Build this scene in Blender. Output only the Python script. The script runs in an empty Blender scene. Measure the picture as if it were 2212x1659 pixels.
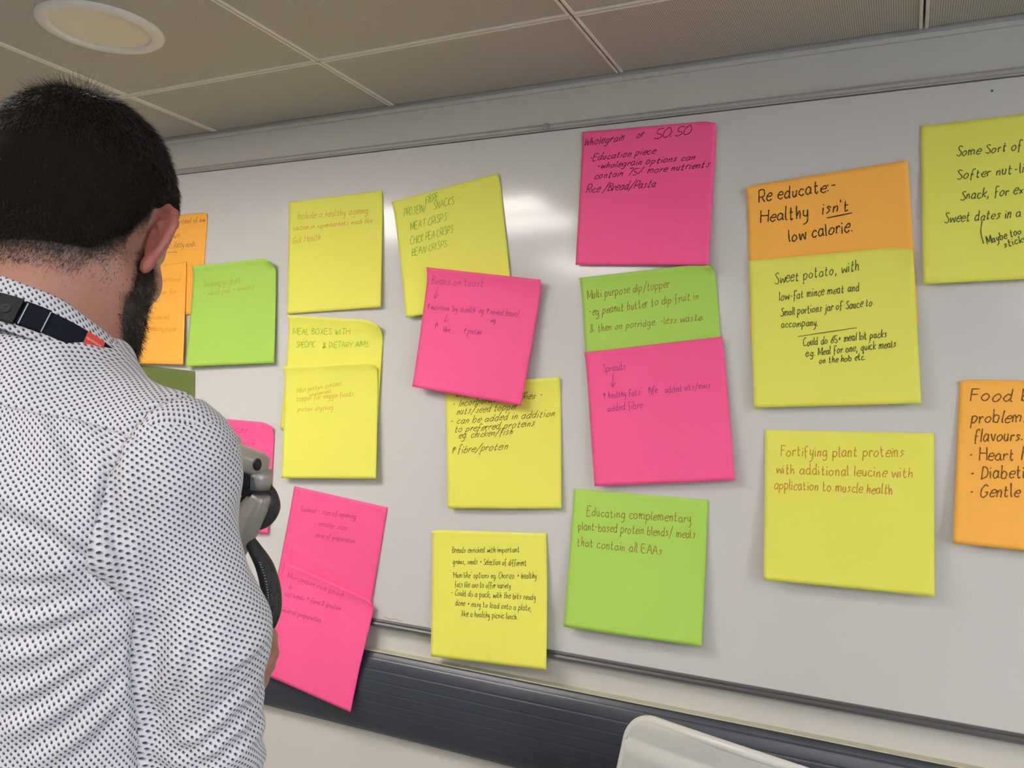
import bpy, bmesh, math, random
import numpy as np
from mathutils import Vector, Matrix
random.seed(4); rng = np.random.default_rng(4)
C = bpy.context.scene.collection
sc = bpy.context.scene
PI = math.pi

# ------------------------------------------------------------------ camera, world, light, exposure
cd = bpy.data.cameras.new('camera'); cam = bpy.data.objects.new('camera', cd); C.objects.link(cam)
cd.sensor_width = 36.0; cd.lens = 36.0 * 1776.75 / 2212; cd.clip_start = 0.05
_c = [(0.90126754, 0.0247106, -0.43255775), (0.43174722, 0.03221616, 0.90141914), (0.03620996, -0.99917541, 0.01836664)]
# columns: image right, image down, forward (world axes in rows)
cam.matrix_world = Matrix(((_c[0][0], -_c[0][1], -_c[0][2], 0.0),
                           (_c[1][0], -_c[1][1], -_c[1][2], -1.72),
                           (_c[2][0], -_c[2][1], -_c[2][2], 1.55),
                           (0, 0, 0, 1)))
cd.dof.use_dof = False
sc.camera = cam
sc.view_settings.view_transform = 'Standard'; sc.view_settings.look = 'None'
sc.view_settings.gamma = 1.0; sc.view_settings.use_curve_mapping = False
sc.view_settings.exposure = 0.0
sc.cycles.use_denoising = True
sc.cycles.max_bounces = 8; sc.cycles.diffuse_bounces = 5; sc.cycles.glossy_bounces = 4
sc.cycles.sample_clamp_indirect = 6.0
LAMP = 27.5            # radiance of the luminaires' lamps
WINDOW = 260.0          # daylight through the window in the right wall, watts
w = bpy.data.worlds.new('world'); sc.world = w; w.use_nodes = True
w.node_tree.nodes['Background'].inputs[0].default_value = (0.55, 0.7, 1.0, 1)
w.node_tree.nodes['Background'].inputs[1].default_value = 1.0
ld = bpy.data.lights.new('daylight', 'AREA'); ld.shape = 'RECTANGLE'; ld.size = 2.2; ld.size_y = 1.3
ld.energy = WINDOW; ld.color = (0.70, 0.83, 1.0)
lo = bpy.data.objects.new('daylight', ld); C.objects.link(lo); lo.location = (3.32, -2.6, 1.6); lo.rotation_euler = (0, PI/2, 0)

# ------------------------------------------------------------------ helpers
def srgb(r, g, b):
    return tuple(((x/255)/12.92 if x/255 <= .04045 else ((x/255+.055)/1.055)**2.4) for x in (r, g, b))
def mat(name, col, rough=.5, spec=.5, metal=0., noise=0., nscale=20., bump=0., bscale=200., coat=0.):
    m = bpy.data.materials.new(name); m.use_nodes = True; nt = m.node_tree; b = nt.nodes['Principled BSDF']
    b.inputs['Roughness'].default_value = rough; b.inputs['Specular IOR Level'].default_value = spec
    b.inputs['Metallic'].default_value = metal; b.inputs['Base Color'].default_value = (*col, 1)
    b.inputs['Coat Weight'].default_value = coat
    tc = nt.nodes.new('ShaderNodeTexCoord')
    if noise:
        n = nt.nodes.new('ShaderNodeTexNoise'); n.inputs['Scale'].default_value = nscale; n.inputs['Detail'].default_value = 4
        r = nt.nodes.new('ShaderNodeMapRange'); r.inputs[3].default_value = 1-noise; r.inputs[4].default_value = 1+noise
        mx = nt.nodes.new('ShaderNodeVectorMath'); mx.operation = 'SCALE'; mx.inputs[0].default_value = col
        nt.links.new(tc.outputs['Object'], n.inputs['Vector']); nt.links.new(n.outputs['Fac'], r.inputs[0])
        nt.links.new(r.outputs[0], mx.inputs['Scale']); nt.links.new(mx.outputs[0], b.inputs['Base Color'])
    if bump:
        n = nt.nodes.new('ShaderNodeTexNoise'); n.inputs['Scale'].default_value = bscale; n.inputs['Detail'].default_value = 5
        bp = nt.nodes.new('ShaderNodeBump'); bp.inputs['Strength'].default_value = bump; bp.inputs['Distance'].default_value = .002
        nt.links.new(tc.outputs['Object'], n.inputs['Vector']); nt.links.new(n.outputs['Fac'], bp.inputs['Height'])
        nt.links.new(bp.outputs[0], b.inputs['Normal'])
    return m
def emit(name, col, s):
    m = bpy.data.materials.new(name); m.use_nodes = True; nt = m.node_tree; nt.nodes.clear()
    e = nt.nodes.new('ShaderNodeEmission'); e.inputs[0].default_value = (*col, 1); e.inputs[1].default_value = s
    o = nt.nodes.new('ShaderNodeOutputMaterial'); nt.links.new(e.outputs[0], o.inputs[0]); return m
def props(o, label=None, cat=None, group=None, kind=None):
    if label: o['label'] = label
    if cat: o['category'] = cat
    if group: o['group'] = group
    if kind: o['kind'] = kind
    return o
def empty(name, loc, label, cat, group=None, rz=0):
    o = bpy.data.objects.new(name, None); C.objects.link(o); o.location = loc; o.rotation_euler = (0, 0, rz)
    o.empty_display_size = .05
    return props(o, label, cat, group)
def link(name, me, m, parent=None, loc=(0, 0, 0), smooth=False, worldspace=False):
    o = bpy.data.objects.new(name, me); C.objects.link(o); o.location = loc
    if m is not None and not me.materials:
        for x in (m if isinstance(m, (list, tuple)) else [m]): me.materials.append(x)
    if smooth: me.polygons.foreach_set('use_smooth', [True]*len(me.polygons))
    if parent is not None:
        o.parent = parent
        if worldspace:
            M = Matrix.Identity(4); p = parent
            while p is not None: M = p.matrix_parent_inverse @ p.matrix_basis @ M; p = p.parent
            o.matrix_parent_inverse = M.inverted()
    return o
def pd(name, V, F):
    me = bpy.data.meshes.new(name); me.from_pydata([tuple(map(float, v)) for v in V], [], [tuple(map(int, f)) for f in F]); me.update(); return me
def np_mesh(name, V, Q):          # quads from numpy
    V = np.asarray(V, np.float32); Q = np.asarray(Q, np.int32)
    k = Q.shape[1]
    me = bpy.data.meshes.new(name); me.vertices.add(len(V)); me.vertices.foreach_set('co', V.ravel())
    me.loops.add(Q.size); me.loops.foreach_set('vertex_index', Q.ravel())
    me.polygons.add(len(Q)); me.polygons.foreach_set('loop_start', np.arange(0, Q.size, k, dtype=np.int32))
    me.update(calc_edges=True); me.validate(); return me
class B:                          # a small bmesh collector
    def __init__(s): s.bm = bmesh.new()
    def box(s, x0, x1, y0, y1, z0, z1, bev=0., seg=2, mi=0):
        r = bmesh.ops.create_cube(s.bm, size=1)
        for v in r['verts']: v.co = Vector(((x0+x1)/2+v.co.x*(x1-x0), (y0+y1)/2+v.co.y*(y1-y0), (z0+z1)/2+v.co.z*(z1-z0)))
        fs = set(f for v in r['verts'] for f in v.link_faces)
        if bev:
            es = list(set(e for v in r['verts'] for e in v.link_edges))
            q = bmesh.ops.bevel(s.bm, geom=es, offset=bev, segments=seg, profile=.5, affect='EDGES')
            fs = [f for f in fs if f.is_valid]+q['faces']
        for f in fs:
            f.material_index = mi
        return s
    def cyl(s, p, q, r, r2=None, n=24, mi=0):
        p, q = Vector(p), Vector(q); d = q-p; r2 = r if r2 is None else r2
        rot = d.to_track_quat('Z', 'Y').to_matrix().to_4x4()
        x = bmesh.ops.create_cone(s.bm, cap_ends=True, segments=n, radius1=r, radius2=r2, depth=d.length, matrix=Matrix.Translation((p+q)/2) @ rot)
        for f in set(f for v in x['verts'] for f in v.link_faces): f.material_index = mi
        return s
    def sph(s, p, r, sc=(1, 1, 1), n=20):
        x = bmesh.ops.create_uvsphere(s.bm, u_segments=n, v_segments=n//2+2, radius=r)
        for v in x['verts']: v.co = Vector((v.co.x*sc[0], v.co.y*sc[1], v.co.z*sc[2]))+Vector(p)
        return s
    def me(s, name='mesh'):
        m = bpy.data.meshes.new(name); s.bm.to_mesh(m); s.bm.free(); return m
def prism(prof, x0, x1, nx=1, closed=True):   # profile in (y, z) swept along x
    V = []; F = []; n = len(prof)
    for i in range(nx+1):
        x = x0+(x1-x0)*i/nx; V += [(x, p[0], p[1]) for p in prof]
    for i in range(nx):
        for j in range(n if closed else n-1):
            k = (j+1) % n; F.append((i*n+j, i*n+k, (i+1)*n+k, (i+1)*n+j))
    if closed: F.append(tuple(range(n-1, -1, -1))); F.append(tuple(nx*n+j for j in range(n)))
    me = pd('profile', V, F)
    bm = bmesh.new(); bm.from_mesh(me); bmesh.ops.recalc_face_normals(bm, faces=bm.faces); bm.to_mesh(me); bm.free()
    return me
def crom(P, n=6):
    P = [np.array(p, float) for p in P]
    if len(P) < 3: return [P[0]*(1-t)+P[-1]*t for t in np.linspace(0, 1, n+1)]
    Q = [2*P[0]-P[1]]+P+[2*P[-1]-P[-2]]; out = []
    for i in range(1, len(Q)-2):
        a, b, c, d = Q[i-1:i+3]
        for t in np.linspace(0, 1, n, endpoint=False):
            out.append(.5*((2*b)+(c-a)*t+(2*a-5*b+4*c-d)*t*t+(3*b-a-3*c+d)*t**3))
    out.append(P[-1]); return out
def tube_me(P, r, n=14, flat=1.0, name='tube', up=(0, 0, 1)):     # r: scalar or list
    P = [Vector(p) for p in P]; V = []; F = []
    R_ = r if hasattr(r, '__len__') else [r]*len(P)
    up = Vector(up)
    for i, p in enumerate(P):
        t = (P[min(i+1, len(P)-1)]-P[max(i-1, 0)]).normalized()
        a = t.cross(up).normalized(); b = a.cross(t).normalized()
        for k in range(n):
            th = 2*PI*k/n; V.append(p+a*math.cos(th)*R_[i]*flat+b*math.sin(th)*R_[i])
        if i:
            for k in range(n):
                j = (k+1) % n; F.append(((i-1)*n+k, (i-1)*n+j, i*n+j, i*n+k))
    F.append(tuple(range(n-1, -1, -1))); m = (len(P)-1)*n; F.append(tuple(m+k for k in range(n)))
    return pd(name, V, F)
NOTES = [
 ('orange', "upper orange sticky note behind the man's ear, tucked under another orange note", [(-2.1, -0.0015, 2.0446), (-1.8026, -0.0015, 2.0514), (-1.8128, -0.0045, 1.7597), (-2.1212, -0.0045, 1.7509)], 0, 0.0, [(1, 0, 0.12, 0.006)], (0.17, 0.075, 0.012), 1.1, 0.15, [('^x', 0.4009, 0.0901, 0.5392, 0.0877, 0.0331), ('instead of low', 0.6078, 0.0889, 0.975, 0.0963, 0.0281), ('so.', 0.5037, 0.1588, 0.5725, 0.1598, 0.0283), ('yoghurt.', 0.4742, 0.226, 0.6666, 0.2272, 0.0283), ('D, fatty acids.', 0.517, 0.3219, 0.8777, 0.3303, 0.0329), ('_', 0.5039, 0.3673, 0.6398, 0.3678, 0.0047)]),
 ('orange', 'lower orange sticky note beside the beard, overlapping the upper orange note', [(-2.1706, -0.006, 1.8903), (-1.8741, -0.006, 1.9109), (-1.8583, -0.016, 1.6137), (-2.1486, -0.014, 1.6151)], 0, 0.0, [], (0.65, 0.19, 0.03), 1.0, 0.15, [('nutritional', 0.6793, 0.1754, 0.9305, 0.1833, 0.0282), ('over for', 0.6189, 0.3025, 0.8787, 0.3069, 0.0284), ('a protein milk', 0.4908, 0.5475, 0.7941, 0.5546, 0.0288), ('slow releasing protein', 0.4224, 0.6557, 0.8944, 0.6764, 0.029)]),
 ('green', 'green sticky note with two faint lines, right of the orange notes beside the head', [(-1.8397, -0.008, 1.8945), (-1.5386, -0.008, 1.9069), (-1.5262, -0.014, 1.6236), (-1.8446, -0.02, 1.6084)], 0, 0.009000000000000001, [(1, 0, 0.13, 0.016)], (0.45, 0.3, 0.04), 1.0, 0.15, [('Drinking yoghurt', 0.1419, 0.2235, 0.5861, 0.2065, 0.0371), ('* whole pea + almond', 0.1496, 0.3116, 0.7519, 0.2773, 0.0279)]),
 ('shaded_green', "green sticky note with shade painted into its paper, showing just above the man's shoulder", [(-2.0818, -0.002, 1.6126), (-1.8255, -0.002, 1.5965), (-1.8135, -0.01, 1.3569), (-2.0659, -0.01, 1.3616)], 0, 0.0, [], (0.45, 0.3, 0.04), 1.2, 0.15, []),
 ('pink', 'pink sticky note behind the monitor arm and cable loop', [(-1.8233, -0.002, 1.4689), (-1.525, -0.002, 1.4626), (-1.5276, -0.01, 1.1673), (-1.8298, -0.008, 1.1424)], 0, 0.0, [(1, 0, 0.16, 0.01)], (0.33, 0.05, 0.2), 1.1, 0.15, [('e Sauces', 0.2996, 0.1088, 0.6855, 0.1033, 0.0326), ('+ beans +', 0.4153, 0.2375, 0.7787, 0.2267, 0.0327), ('oats -', 0.5974, 0.6602, 0.7353, 0.6554, 0.0206), ('- pea', 0.6022, 0.7093, 0.7349, 0.7091, 0.0206)]),
 ('yellow', 'yellow sticky note with three orange lines, topmost of the leftmost yellow column', [(-1.5072, -0.002, 2.0554), (-1.2065, -0.002, 2.0646), (-1.1908, -0.014, 1.7685), (-1.4965, -0.007, 1.7556)], -0.003, 0.0054, [], (0.62, 0.3, 0.05), 1.1, 0.15, [('Include a healthy ageing', 0.0988, 0.1602, 0.8529, 0.1809, 0.0331), ('section in supermarkets much like', 0.0485, 0.2553, 0.8963, 0.2655, 0.025), ('Gut Health', 0.0515, 0.3722, 0.3515, 0.3648, 0.0334)]),
 ('yellow', 'yellow sticky note in green capitals, partly covered by the yellow note below it', [(-1.4896, -0.002, 1.7513), (-1.1872, -0.002, 1.7351), (-1.1901, -0.012, 1.4571), (-1.5016, -0.006, 1.4465)], 0, 0.009000000000000001, [(1, 0, 0.2, 0.014)], (0.22, 0.4, 0.04), 1.3, 0.1, [('MEAL BOXES WITH', 0.0541, 0.1616, 0.6659, 0.1415, 0.0284), ('SPECIFIC', 0.0999, 0.2739, 0.3021, 0.2668, 0.0265), ('&', 0.3873, 0.2719, 0.4267, 0.2705, 0.0288), ('&', 0.3918, 0.2677, 0.4263, 0.2664, 0.0247), ('DIETARY AIMS.', 0.4558, 0.2653, 0.8753, 0.2409, 0.0268)]),
 ('yellow', 'yellow sticky note with faint orange scribble, stuck over the capitals note', [(-1.4929, -0.008, 1.6141), (-1.1963, -0.008, 1.6326), (-1.179, -0.022, 1.341), (-1.4794, -0.02, 1.3197)], 0, 0.009000000000000001, [(1, 0, 0.09, 0.01)], (0.62, 0.3, 0.05), 1.0, 0.15, [('Main protein content', 0.1429, 0.2421, 0.6261, 0.1945, 0.0249), ('wholemeal', 0.2777, 0.2799, 0.5134, 0.2512, 0.0206), ('topper for veggie foods,', 0.1399, 0.3167, 0.768, 0.2885, 0.0249), ('protein anything.', 0.1535, 0.4081, 0.5519, 0.4027, 0.0249)]),
 ('pink', 'upper tilted pink sticky note left of centre, above the one hanging over the wall guard', [(-1.4503, -0.002, 1.2998), (-1.155, -0.002, 1.2701), (-1.1959, -0.008, 0.9918), (-1.5039, -0.008, 0.9893)], 0, 0.0, [], (0.36, 0.05, 0.18), 1.0, 0.15, [('format - size of opening', 0.1207, 0.1953, 0.7084, 0.1606, 0.0238), ('. smaller size', 0.3009, 0.2859, 0.6304, 0.2735, 0.024), ('. ease of preparation', 0.3041, 0.3865, 0.7429, 0.3729, 0.024)]),
 ('pink', 'lower tilted pink sticky note hanging down over the dark wall guard', [(-1.4643, -0.008, 1.1029), (-1.1748, -0.008, 1.0365), (-1.2038, -0.055, 0.7717), (-1.5168, -0.053, 0.82)], 0, 0.007200000000000001, [(1, 0, 0.1, 0.006), (-1, 0, 1, 0.01)], (0.36, 0.05, 0.18), 1.1, 0.15, [('Microwave rice pouch', 0.0728, 0.1269, 0.6912, 0.0856, 0.0262), ('v', 0.1112, 0.2152, 0.1498, 0.2056, 0.0359), ('add beans ^ fibre & protein', 0.0957, 0.2839, 0.6909, 0.2043, 0.0238), ('ease of preparation', 0.1224, 0.4217, 0.5285, 0.3739, 0.0238)]),
 ('yellow', 'yellow sticky note in green capitals, tilted, under the top left corner of a pink note', [(-1.1733, -0.002, 2.032), (-0.8773, -0.002, 2.0785), (-0.8282, -0.008, 1.7795), (-1.113, -0.016, 1.7408)], 0, 0.009000000000000001, [], (0.22, 0.4, 0.04), 1.3, 0.25, [('PROTEIN/', 0.0905, 0.1442, 0.3081, 0.1449, 0.0351), ('FIBRE', 0.3139, 0.0878, 0.4359, 0.077, 0.0299), ('SNACKS', 0.3745, 0.148, 0.5726, 0.1422, 0.0323), (':', 0.6291, 0.1396, 0.6421, 0.1387, 0.0296), ('MEAT CRISPS', 0.1358, 0.2744, 0.4821, 0.2613, 0.0334), ('CHICK PEA CRISPS', 0.12, 0.3954, 0.5292, 0.3719, 0.0335), ('BEAN CRISPS', 0.1215, 0.4917, 0.4593, 0.4778, 0.0314)]),
 ('yellow', 'yellow sticky note with slanted black writing, its top left under a pink note', [(-1.0033, -0.002, 1.5776), (-0.704, -0.002, 1.6039), (-0.687, -0.01, 1.3097), (-0.9752, -0.016, 1.2854)], 0.004, 0.007200000000000001, [], (0.12, 0.11, 0.02), 1.4, 0.5, [('Greek yoghurt some', 0.1001, 0.1004, 0.7097, 0.1314, 0.0301), ('mes *', 0.6814, 0.1588, 0.8406, 0.1532, 0.0289), ('- Incorporated', 0.0614, 0.1852, 0.5308, 0.1578, 0.0302), ('nuts/seed topper', 0.102, 0.2476, 0.6366, 0.2289, 0.0301), ('- can be added in addition', 0.0354, 0.3239, 0.9448, 0.2973, 0.0302), ('to preferred proteins', 0.0769, 0.3895, 0.7795, 0.3651, 0.0301), ('eg. chicken/fish', 0.1145, 0.4396, 0.5904, 0.4263, 0.0299), ('^ fibre/protein', 0.0384, 0.561, 0.5494, 0.5372, 0.0337)]),
 ('pink', 'pink sticky note lying across two yellow notes in the middle of the board', [(-1.0545, -0.014, 1.8616), (-0.7511, -0.014, 1.8221), (-0.7869, -0.03, 1.5362), (-1.0764, -0.034, 1.5716)], 0.004, 0.0108, [], (0.33, 0.05, 0.2), 1.1, 0.1, [('Beans on toast', 0.0504, 0.1298, 0.5163, 0.1072, 0.0344), ('v', 0.0789, 0.2469, 0.1139, 0.2469, 0.0618), ("^ nutrition 'by stealth' eg ^ mixed bean/", 0.0366, 0.3452, 0.8554, 0.308, 0.0272), ('veg', 0.6251, 0.3819, 0.6654, 0.3806, 0.0225), ('v', 0.2039, 0.4264, 0.2343, 0.4265, 0.0308), ('^', 0.1245, 0.502, 0.1468, 0.5031, 0.0347), ('fibre', 0.2139, 0.5102, 0.2742, 0.5064, 0.023), ('^ protein', 0.4059, 0.5011, 0.563, 0.4921, 0.0266)]),
 ('yellow', "yellow sticky note with seven lines of small writing, crossing the board's bottom rail", [(-1.024, -0.003, 1.2284), (-0.7247, -0.003, 1.2503), (-0.6985, -0.038, 0.9583), (-1.0015, -0.025, 0.9335)], 0, 0.0, [(0, 0, 0.08, 0.004)], (0.075, 0.09, 0.03), 1.15, 0.1, [('Breads enriched with important', 0.1861, 0.1789, 0.7736, 0.1524, 0.0257), ('grains, seeds + Selection of different', 0.1946, 0.2663, 0.8308, 0.2519, 0.0255), ("'Ham like' options eg. Chorizo + healthy", 0.1911, 0.3755, 0.9146, 0.345, 0.0254), ('fats like avo to offer variety', 0.2128, 0.4467, 0.6987, 0.4297, 0.0253), ('- Could do a pack, with the bits ready', 0.1801, 0.5135, 0.9072, 0.5034, 0.0252), ('done + easy to load onto a plate,', 0.219, 0.5864, 0.8736, 0.5875, 0.025), ('like a healthy picnic lunch.', 0.2789, 0.6677, 0.7592, 0.6571, 0.0248)]),
 ('green', 'green sticky note between two pink notes, its lower half covered', [(-0.6631, -0.002, 1.8253), (-0.3662, -0.002, 1.8478), (-0.3347, -0.007, 1.5603), (-0.6283, -0.008, 1.5125)], 0, 0.0108, [(1, 0, 0.1, 0.01)], (0.28, 0.17, 0.03), 1.4, 0.15, [('Multi purpose dip/topper', 0.0424, 0.1528, 0.6671, 0.1375, 0.0328), ('-eg peanut butter to dip fruit in', 0.0472, 0.276, 0.8676, 0.2444, 0.033), ('& then on porridge. -less waste.', 0.0498, 0.3922, 0.889, 0.3978, 0.0296)]),
 ('pink', 'topmost pink sticky note on the board, just below the top rail', [(-0.6703, -0.002, 2.155), (-0.3723, -0.002, 2.147), (-0.3763, -0.018, 1.8425), (-0.6733, -0.012, 1.8548)], 0, 0.0036000000000000003, [(1, 0, 0.1, 0.008)], (0.1, 0.008, 0.06), 1.6, 0.45, [('Wholegrain', 0.013, 0.1063, 0.325, 0.0848, 0.0312), ('or', 0.4238, 0.0788, 0.4759, 0.0695, 0.0266), ('50:50', 0.5565, 0.0954, 0.8127, 0.0822, 0.0363), ('*Education piece', 0.0633, 0.221, 0.565, 0.1991, 0.028), ('-wholegrain options can', 0.1221, 0.2837, 0.858, 0.2612, 0.0262), ('contain 75% more nutrients', 0.1118, 0.3595, 0.9659, 0.3198, 0.0262), ('Rice /Bread/Pasta', 0.0514, 0.461, 0.5823, 0.4408, 0.0315)]),
 ('pink', 'pink sticky note stuck over the lower half of a green note', [(-0.6451, -0.007, 1.6593), (-0.3444, -0.007, 1.6942), (-0.309, -0.019, 1.4027), (-0.6082, -0.019, 1.3671)], 0, 0.0054, [], (0.33, 0.05, 0.2), 1.2, 0.1, [('Spreads', 0.1277, 0.1627, 0.2962, 0.1591, 0.0311), ('v', 0.1785, 0.2784, 0.2066, 0.2776, 0.0585), ('^ healthy fats', 0.1158, 0.3626, 0.3904, 0.3558, 0.0276), ('^ fe', 0.4484, 0.3508, 0.5156, 0.3501, 0.0269), ('fi', 0.4682, 0.356, 0.509, 0.3495, 0.0235), ('added vits/mins', 0.5715, 0.3585, 0.886, 0.3507, 0.0267), ('added fibre', 0.1405, 0.4578, 0.4002, 0.4515, 0.0274)]),
 ('green', 'large green sticky note at lower centre of the board, below a pink note', [(-0.662, -0.002, 1.3564), (-0.3644, -0.002, 1.3561), (-0.3643, -0.024, 1.0595), (-0.6672, -0.024, 1.0549)], 0.003, 0.0, [], (0.28, 0.17, 0.03), 1.5, 0.0, [('Educating complementary', 0.1161, 0.1902, 0.8909, 0.1676, 0.0353), ('plant-based protein blends/ meals', 0.0584, 0.2967, 0.9217, 0.2737, 0.0352), ('that contain all EAAs', 0.057, 0.4145, 0.6943, 0.413, 0.0351)]),
 ('orange', 'orange sticky note on the right, upper half showing above a yellow note', [(-0.306, -0.002, 2.0028), (-0.0087, -0.002, 2.0284), (0.017, -0.006, 1.7181), (-0.2876, -0.006, 1.6806)], 0, 0.007200000000000001, [(0, 0, 0.1, 0.006)], (0.045, 0.026, 0.007), 2.2, 0.05, [('Re educate:-', 0.0797, 0.1115, 0.5687, 0.1108, 0.0405), ('Healthy', 0.0874, 0.2424, 0.393, 0.2552, 0.0442), ("isn't", 0.4797, 0.2479, 0.6407, 0.2494, 0.0406), ('_', 0.5042, 0.2749, 0.6593, 0.2667, 0.0029), ('low calorie.', 0.2652, 0.3889, 0.6565, 0.3821, 0.0438)]),
 ('yellow', 'yellow sticky note with two blocks of writing, stuck over an orange note', [(-0.2967, -0.006, 1.8493), (0.004, -0.006, 1.866), (0.025, -0.02, 1.5699), (-0.2757, -0.016, 1.5501)], 0, 0.0036000000000000003, [(1, 0, 0.14, 0.01)], (0.075, 0.09, 0.03), 1.5, 0.15, [('Sweet potato, with', 0.1635, 0.1744, 0.6847, 0.1287, 0.0375), ('low-fat mince meat and', 0.1888, 0.2893, 0.679, 0.2615, 0.0312), ('Small portions jar of Sauce to', 0.1909, 0.3926, 0.7505, 0.3669, 0.0296), ('accompany.', 0.1939, 0.4708, 0.4224, 0.4738, 0.028), ('_', 0.2938, 0.5362, 0.6552, 0.5016, 0.0031), ('Could do 65+ meal kit packs', 0.3288, 0.603, 0.8245, 0.5725, 0.0276), ('e.g. Meal for one, quick meals', 0.3406, 0.6713, 0.8742, 0.6407, 0.0276), ('on the hob etc.', 0.4212, 0.7243, 0.6981, 0.7112, 0.0243)]),
 ('yellow', 'yellow sticky note cut off by the right frame edge, top right of the board', [(0.011, -0.002, 2.0936), (0.3085, -0.002, 2.1), (0.3196, -0.014, 1.8008), (0.0228, -0.014, 1.7916)], 0, 0.0, [], (0.075, 0.09, 0.03), 1.6, 0.15, [('Some Sort of', 0.1983, 0.2176, 0.5462, 0.2195, 0.0318), ('Softer nut-like', 0.1983, 0.3624, 0.6146, 0.357, 0.0318), ('Snack, for example', 0.2163, 0.4914, 0.6915, 0.4827, 0.0317), ('Sweet dates in a pack', 0.1249, 0.6273, 0.6672, 0.6248, 0.0318), ('(', 0.3163, 0.7522, 0.336, 0.7509, 0.0682), ('Maybe too', 0.3552, 0.778, 0.5352, 0.7276, 0.0255), ('sticky', 0.4447, 0.8074, 0.5651, 0.772, 0.0253)]),
 ('yellow', 'yellow sticky note with three orange lines, alone at the lower right of the board', [(-0.2558, -0.002, 1.507), (0.0481, -0.002, 1.5158), (0.0553, -0.026, 1.2185), (-0.2461, -0.026, 1.2113)], 0, 0.0, [], (0.52, 0.22, 0.03), 1.6, 0.05, [('Fortifying plant proteins', 0.1034, 0.1754, 0.834, 0.1556, 0.0388), ('with additional leucine with', 0.0749, 0.2944, 0.8828, 0.2841, 0.0356), ('application to muscle health', 0.0639, 0.397, 0.769, 0.3943, 0.0355)]),
 ('orange', 'orange sticky note with a bulleted list, cut off by the right frame edge', [(0.0874, -0.002, 1.6165), (0.3959, -0.002, 1.6171), (0.3939, -0.02, 1.3144), (0.0823, -0.02, 1.3181)], 0, 0.0, [(0, 0, 0.07, 0.004)], (0.17, 0.075, 0.012), 2.0, 0.15, [('Food b', 0.0628, 0.1349, 0.3632, 0.1217, 0.0425), ('problems', 0.0699, 0.2676, 0.3577, 0.2482, 0.0424), ('flavours.', 0.0903, 0.3764, 0.3336, 0.3591, 0.0393), ('* Heart He', 0.0659, 0.496, 0.3996, 0.4666, 0.0421), ('* Diabeti', 0.0791, 0.6071, 0.3463, 0.5793, 0.0419), ('* Gentle', 0.0781, 0.7188, 0.3245, 0.6926, 0.0417)]),
]

# ------------------------------------------------------------------ materials
M = {}
M['wall'] = mat('wall_paint', (0.60, 0.575, 0.53), .6, .3, noise=.03, nscale=4, bump=.15, bscale=180)
M['trim'] = mat('trim_paint', (0.62, 0.60, 0.55), .5, .4, noise=.03)
M['board'] = mat('whiteboard_enamel', (0.62, 0.60, 0.585), .6, .2, noise=.012, nscale=3, coat=1.0)
M['board'].node_tree.nodes['Principled BSDF'].inputs['Coat Roughness'].default_value = .13
M['alu'] = mat('anodised_aluminium', (0.40, 0.385, 0.365), .5, .4, .2, noise=.06, nscale=30)
M['dark_alu'] = mat('dark_aluminium', (0.16, 0.16, 0.165), .35, .5, .6)
M['cap'] = mat('grey_cap_plastic', (0.25, 0.255, 0.26), .45)
M['guard'] = mat('wall_guard_vinyl', (0.036, 0.042, 0.058), .30, .5, noise=.12, nscale=14, bump=.12, bscale=500)
M['seal'] = mat('cream_sealant', (0.52, 0.49, 0.36), .6, .3, noise=.1, nscale=60)
M['lip'] = mat('tile_edge_paint', (0.80, 0.76, 0.67), .45, .4)
M['plenum'] = mat('plenum_dark', (0.02, 0.02, 0.02), .9)
M['carpet'] = mat('carpet', (0.24, 0.235, 0.22), .95, .1, noise=.3, nscale=300, bump=.6, bscale=600)
M['lamp'] = emit('lamp_tube', (1.0, 0.938, 0.865), LAMP)
M['louvre'] = mat('louvre_metal', (0.75, 0.74, 0.72), .25, .5, .85)
M['diff'] = mat('opal_diffuser', (0.80, 0.74, 0.60), .5, .4)
M['rim'] = mat('downlight_rim', (0.80, 0.78, 0.74), .4, .4)
M['frame'] = mat('window_frame', (0.7, 0.7, 0.7), .4)
def perforated():
    m = mat('perforated_tile', (0.37, 0.335, 0.275), .6, .3); nt = m.node_tree; b = nt.nodes['Principled BSDF']
    tc = nt.nodes.new('ShaderNodeTexCoord'); sc_ = nt.nodes.new('ShaderNodeVectorMath'); sc_.operation = 'SCALE'; sc_.inputs['Scale'].default_value = 1/.004
    fr = nt.nodes.new('ShaderNodeVectorMath'); fr.operation = 'FRACTION'
    sb = nt.nodes.new('ShaderNodeVectorMath'); sb.operation = 'SUBTRACT'; sb.inputs[1].default_value = (.5, .5, 0)
    mu = nt.nodes.new('ShaderNodeVectorMath'); mu.operation = 'MULTIPLY'; mu.inputs[1].default_value = (1, 1, 0)
    ln = nt.nodes.new('ShaderNodeVectorMath'); ln.operation = 'LENGTH'
    mr = nt.nodes.new('ShaderNodeMapRange'); mr.inputs[1].default_value = .26; mr.inputs[2].default_value = .36; mr.inputs[3].default_value = 0; mr.inputs[4].default_value = 1
    mx = nt.nodes.new('ShaderNodeMix'); mx.data_type = 'RGBA'; mx.inputs[6].default_value = (.20, .185, .155, 1); mx.inputs[7].default_value = (0.60, 0.565, 0.50, 1)
    L = nt.links.new
    L(tc.outputs['Object'], sc_.inputs[0]); L(sc_.outputs[0], fr.inputs[0]); L(fr.outputs[0], sb.inputs[0]); L(sb.outputs[0], mu.inputs[0])
    L(mu.outputs[0], ln.inputs[0]); L(ln.outputs['Value'], mr.inputs[0]); L(mr.outputs[0], mx.inputs[0]); L(mx.outputs[2], b.inputs['Base Color'])
    return m
M['perf'] = perforated()

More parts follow.
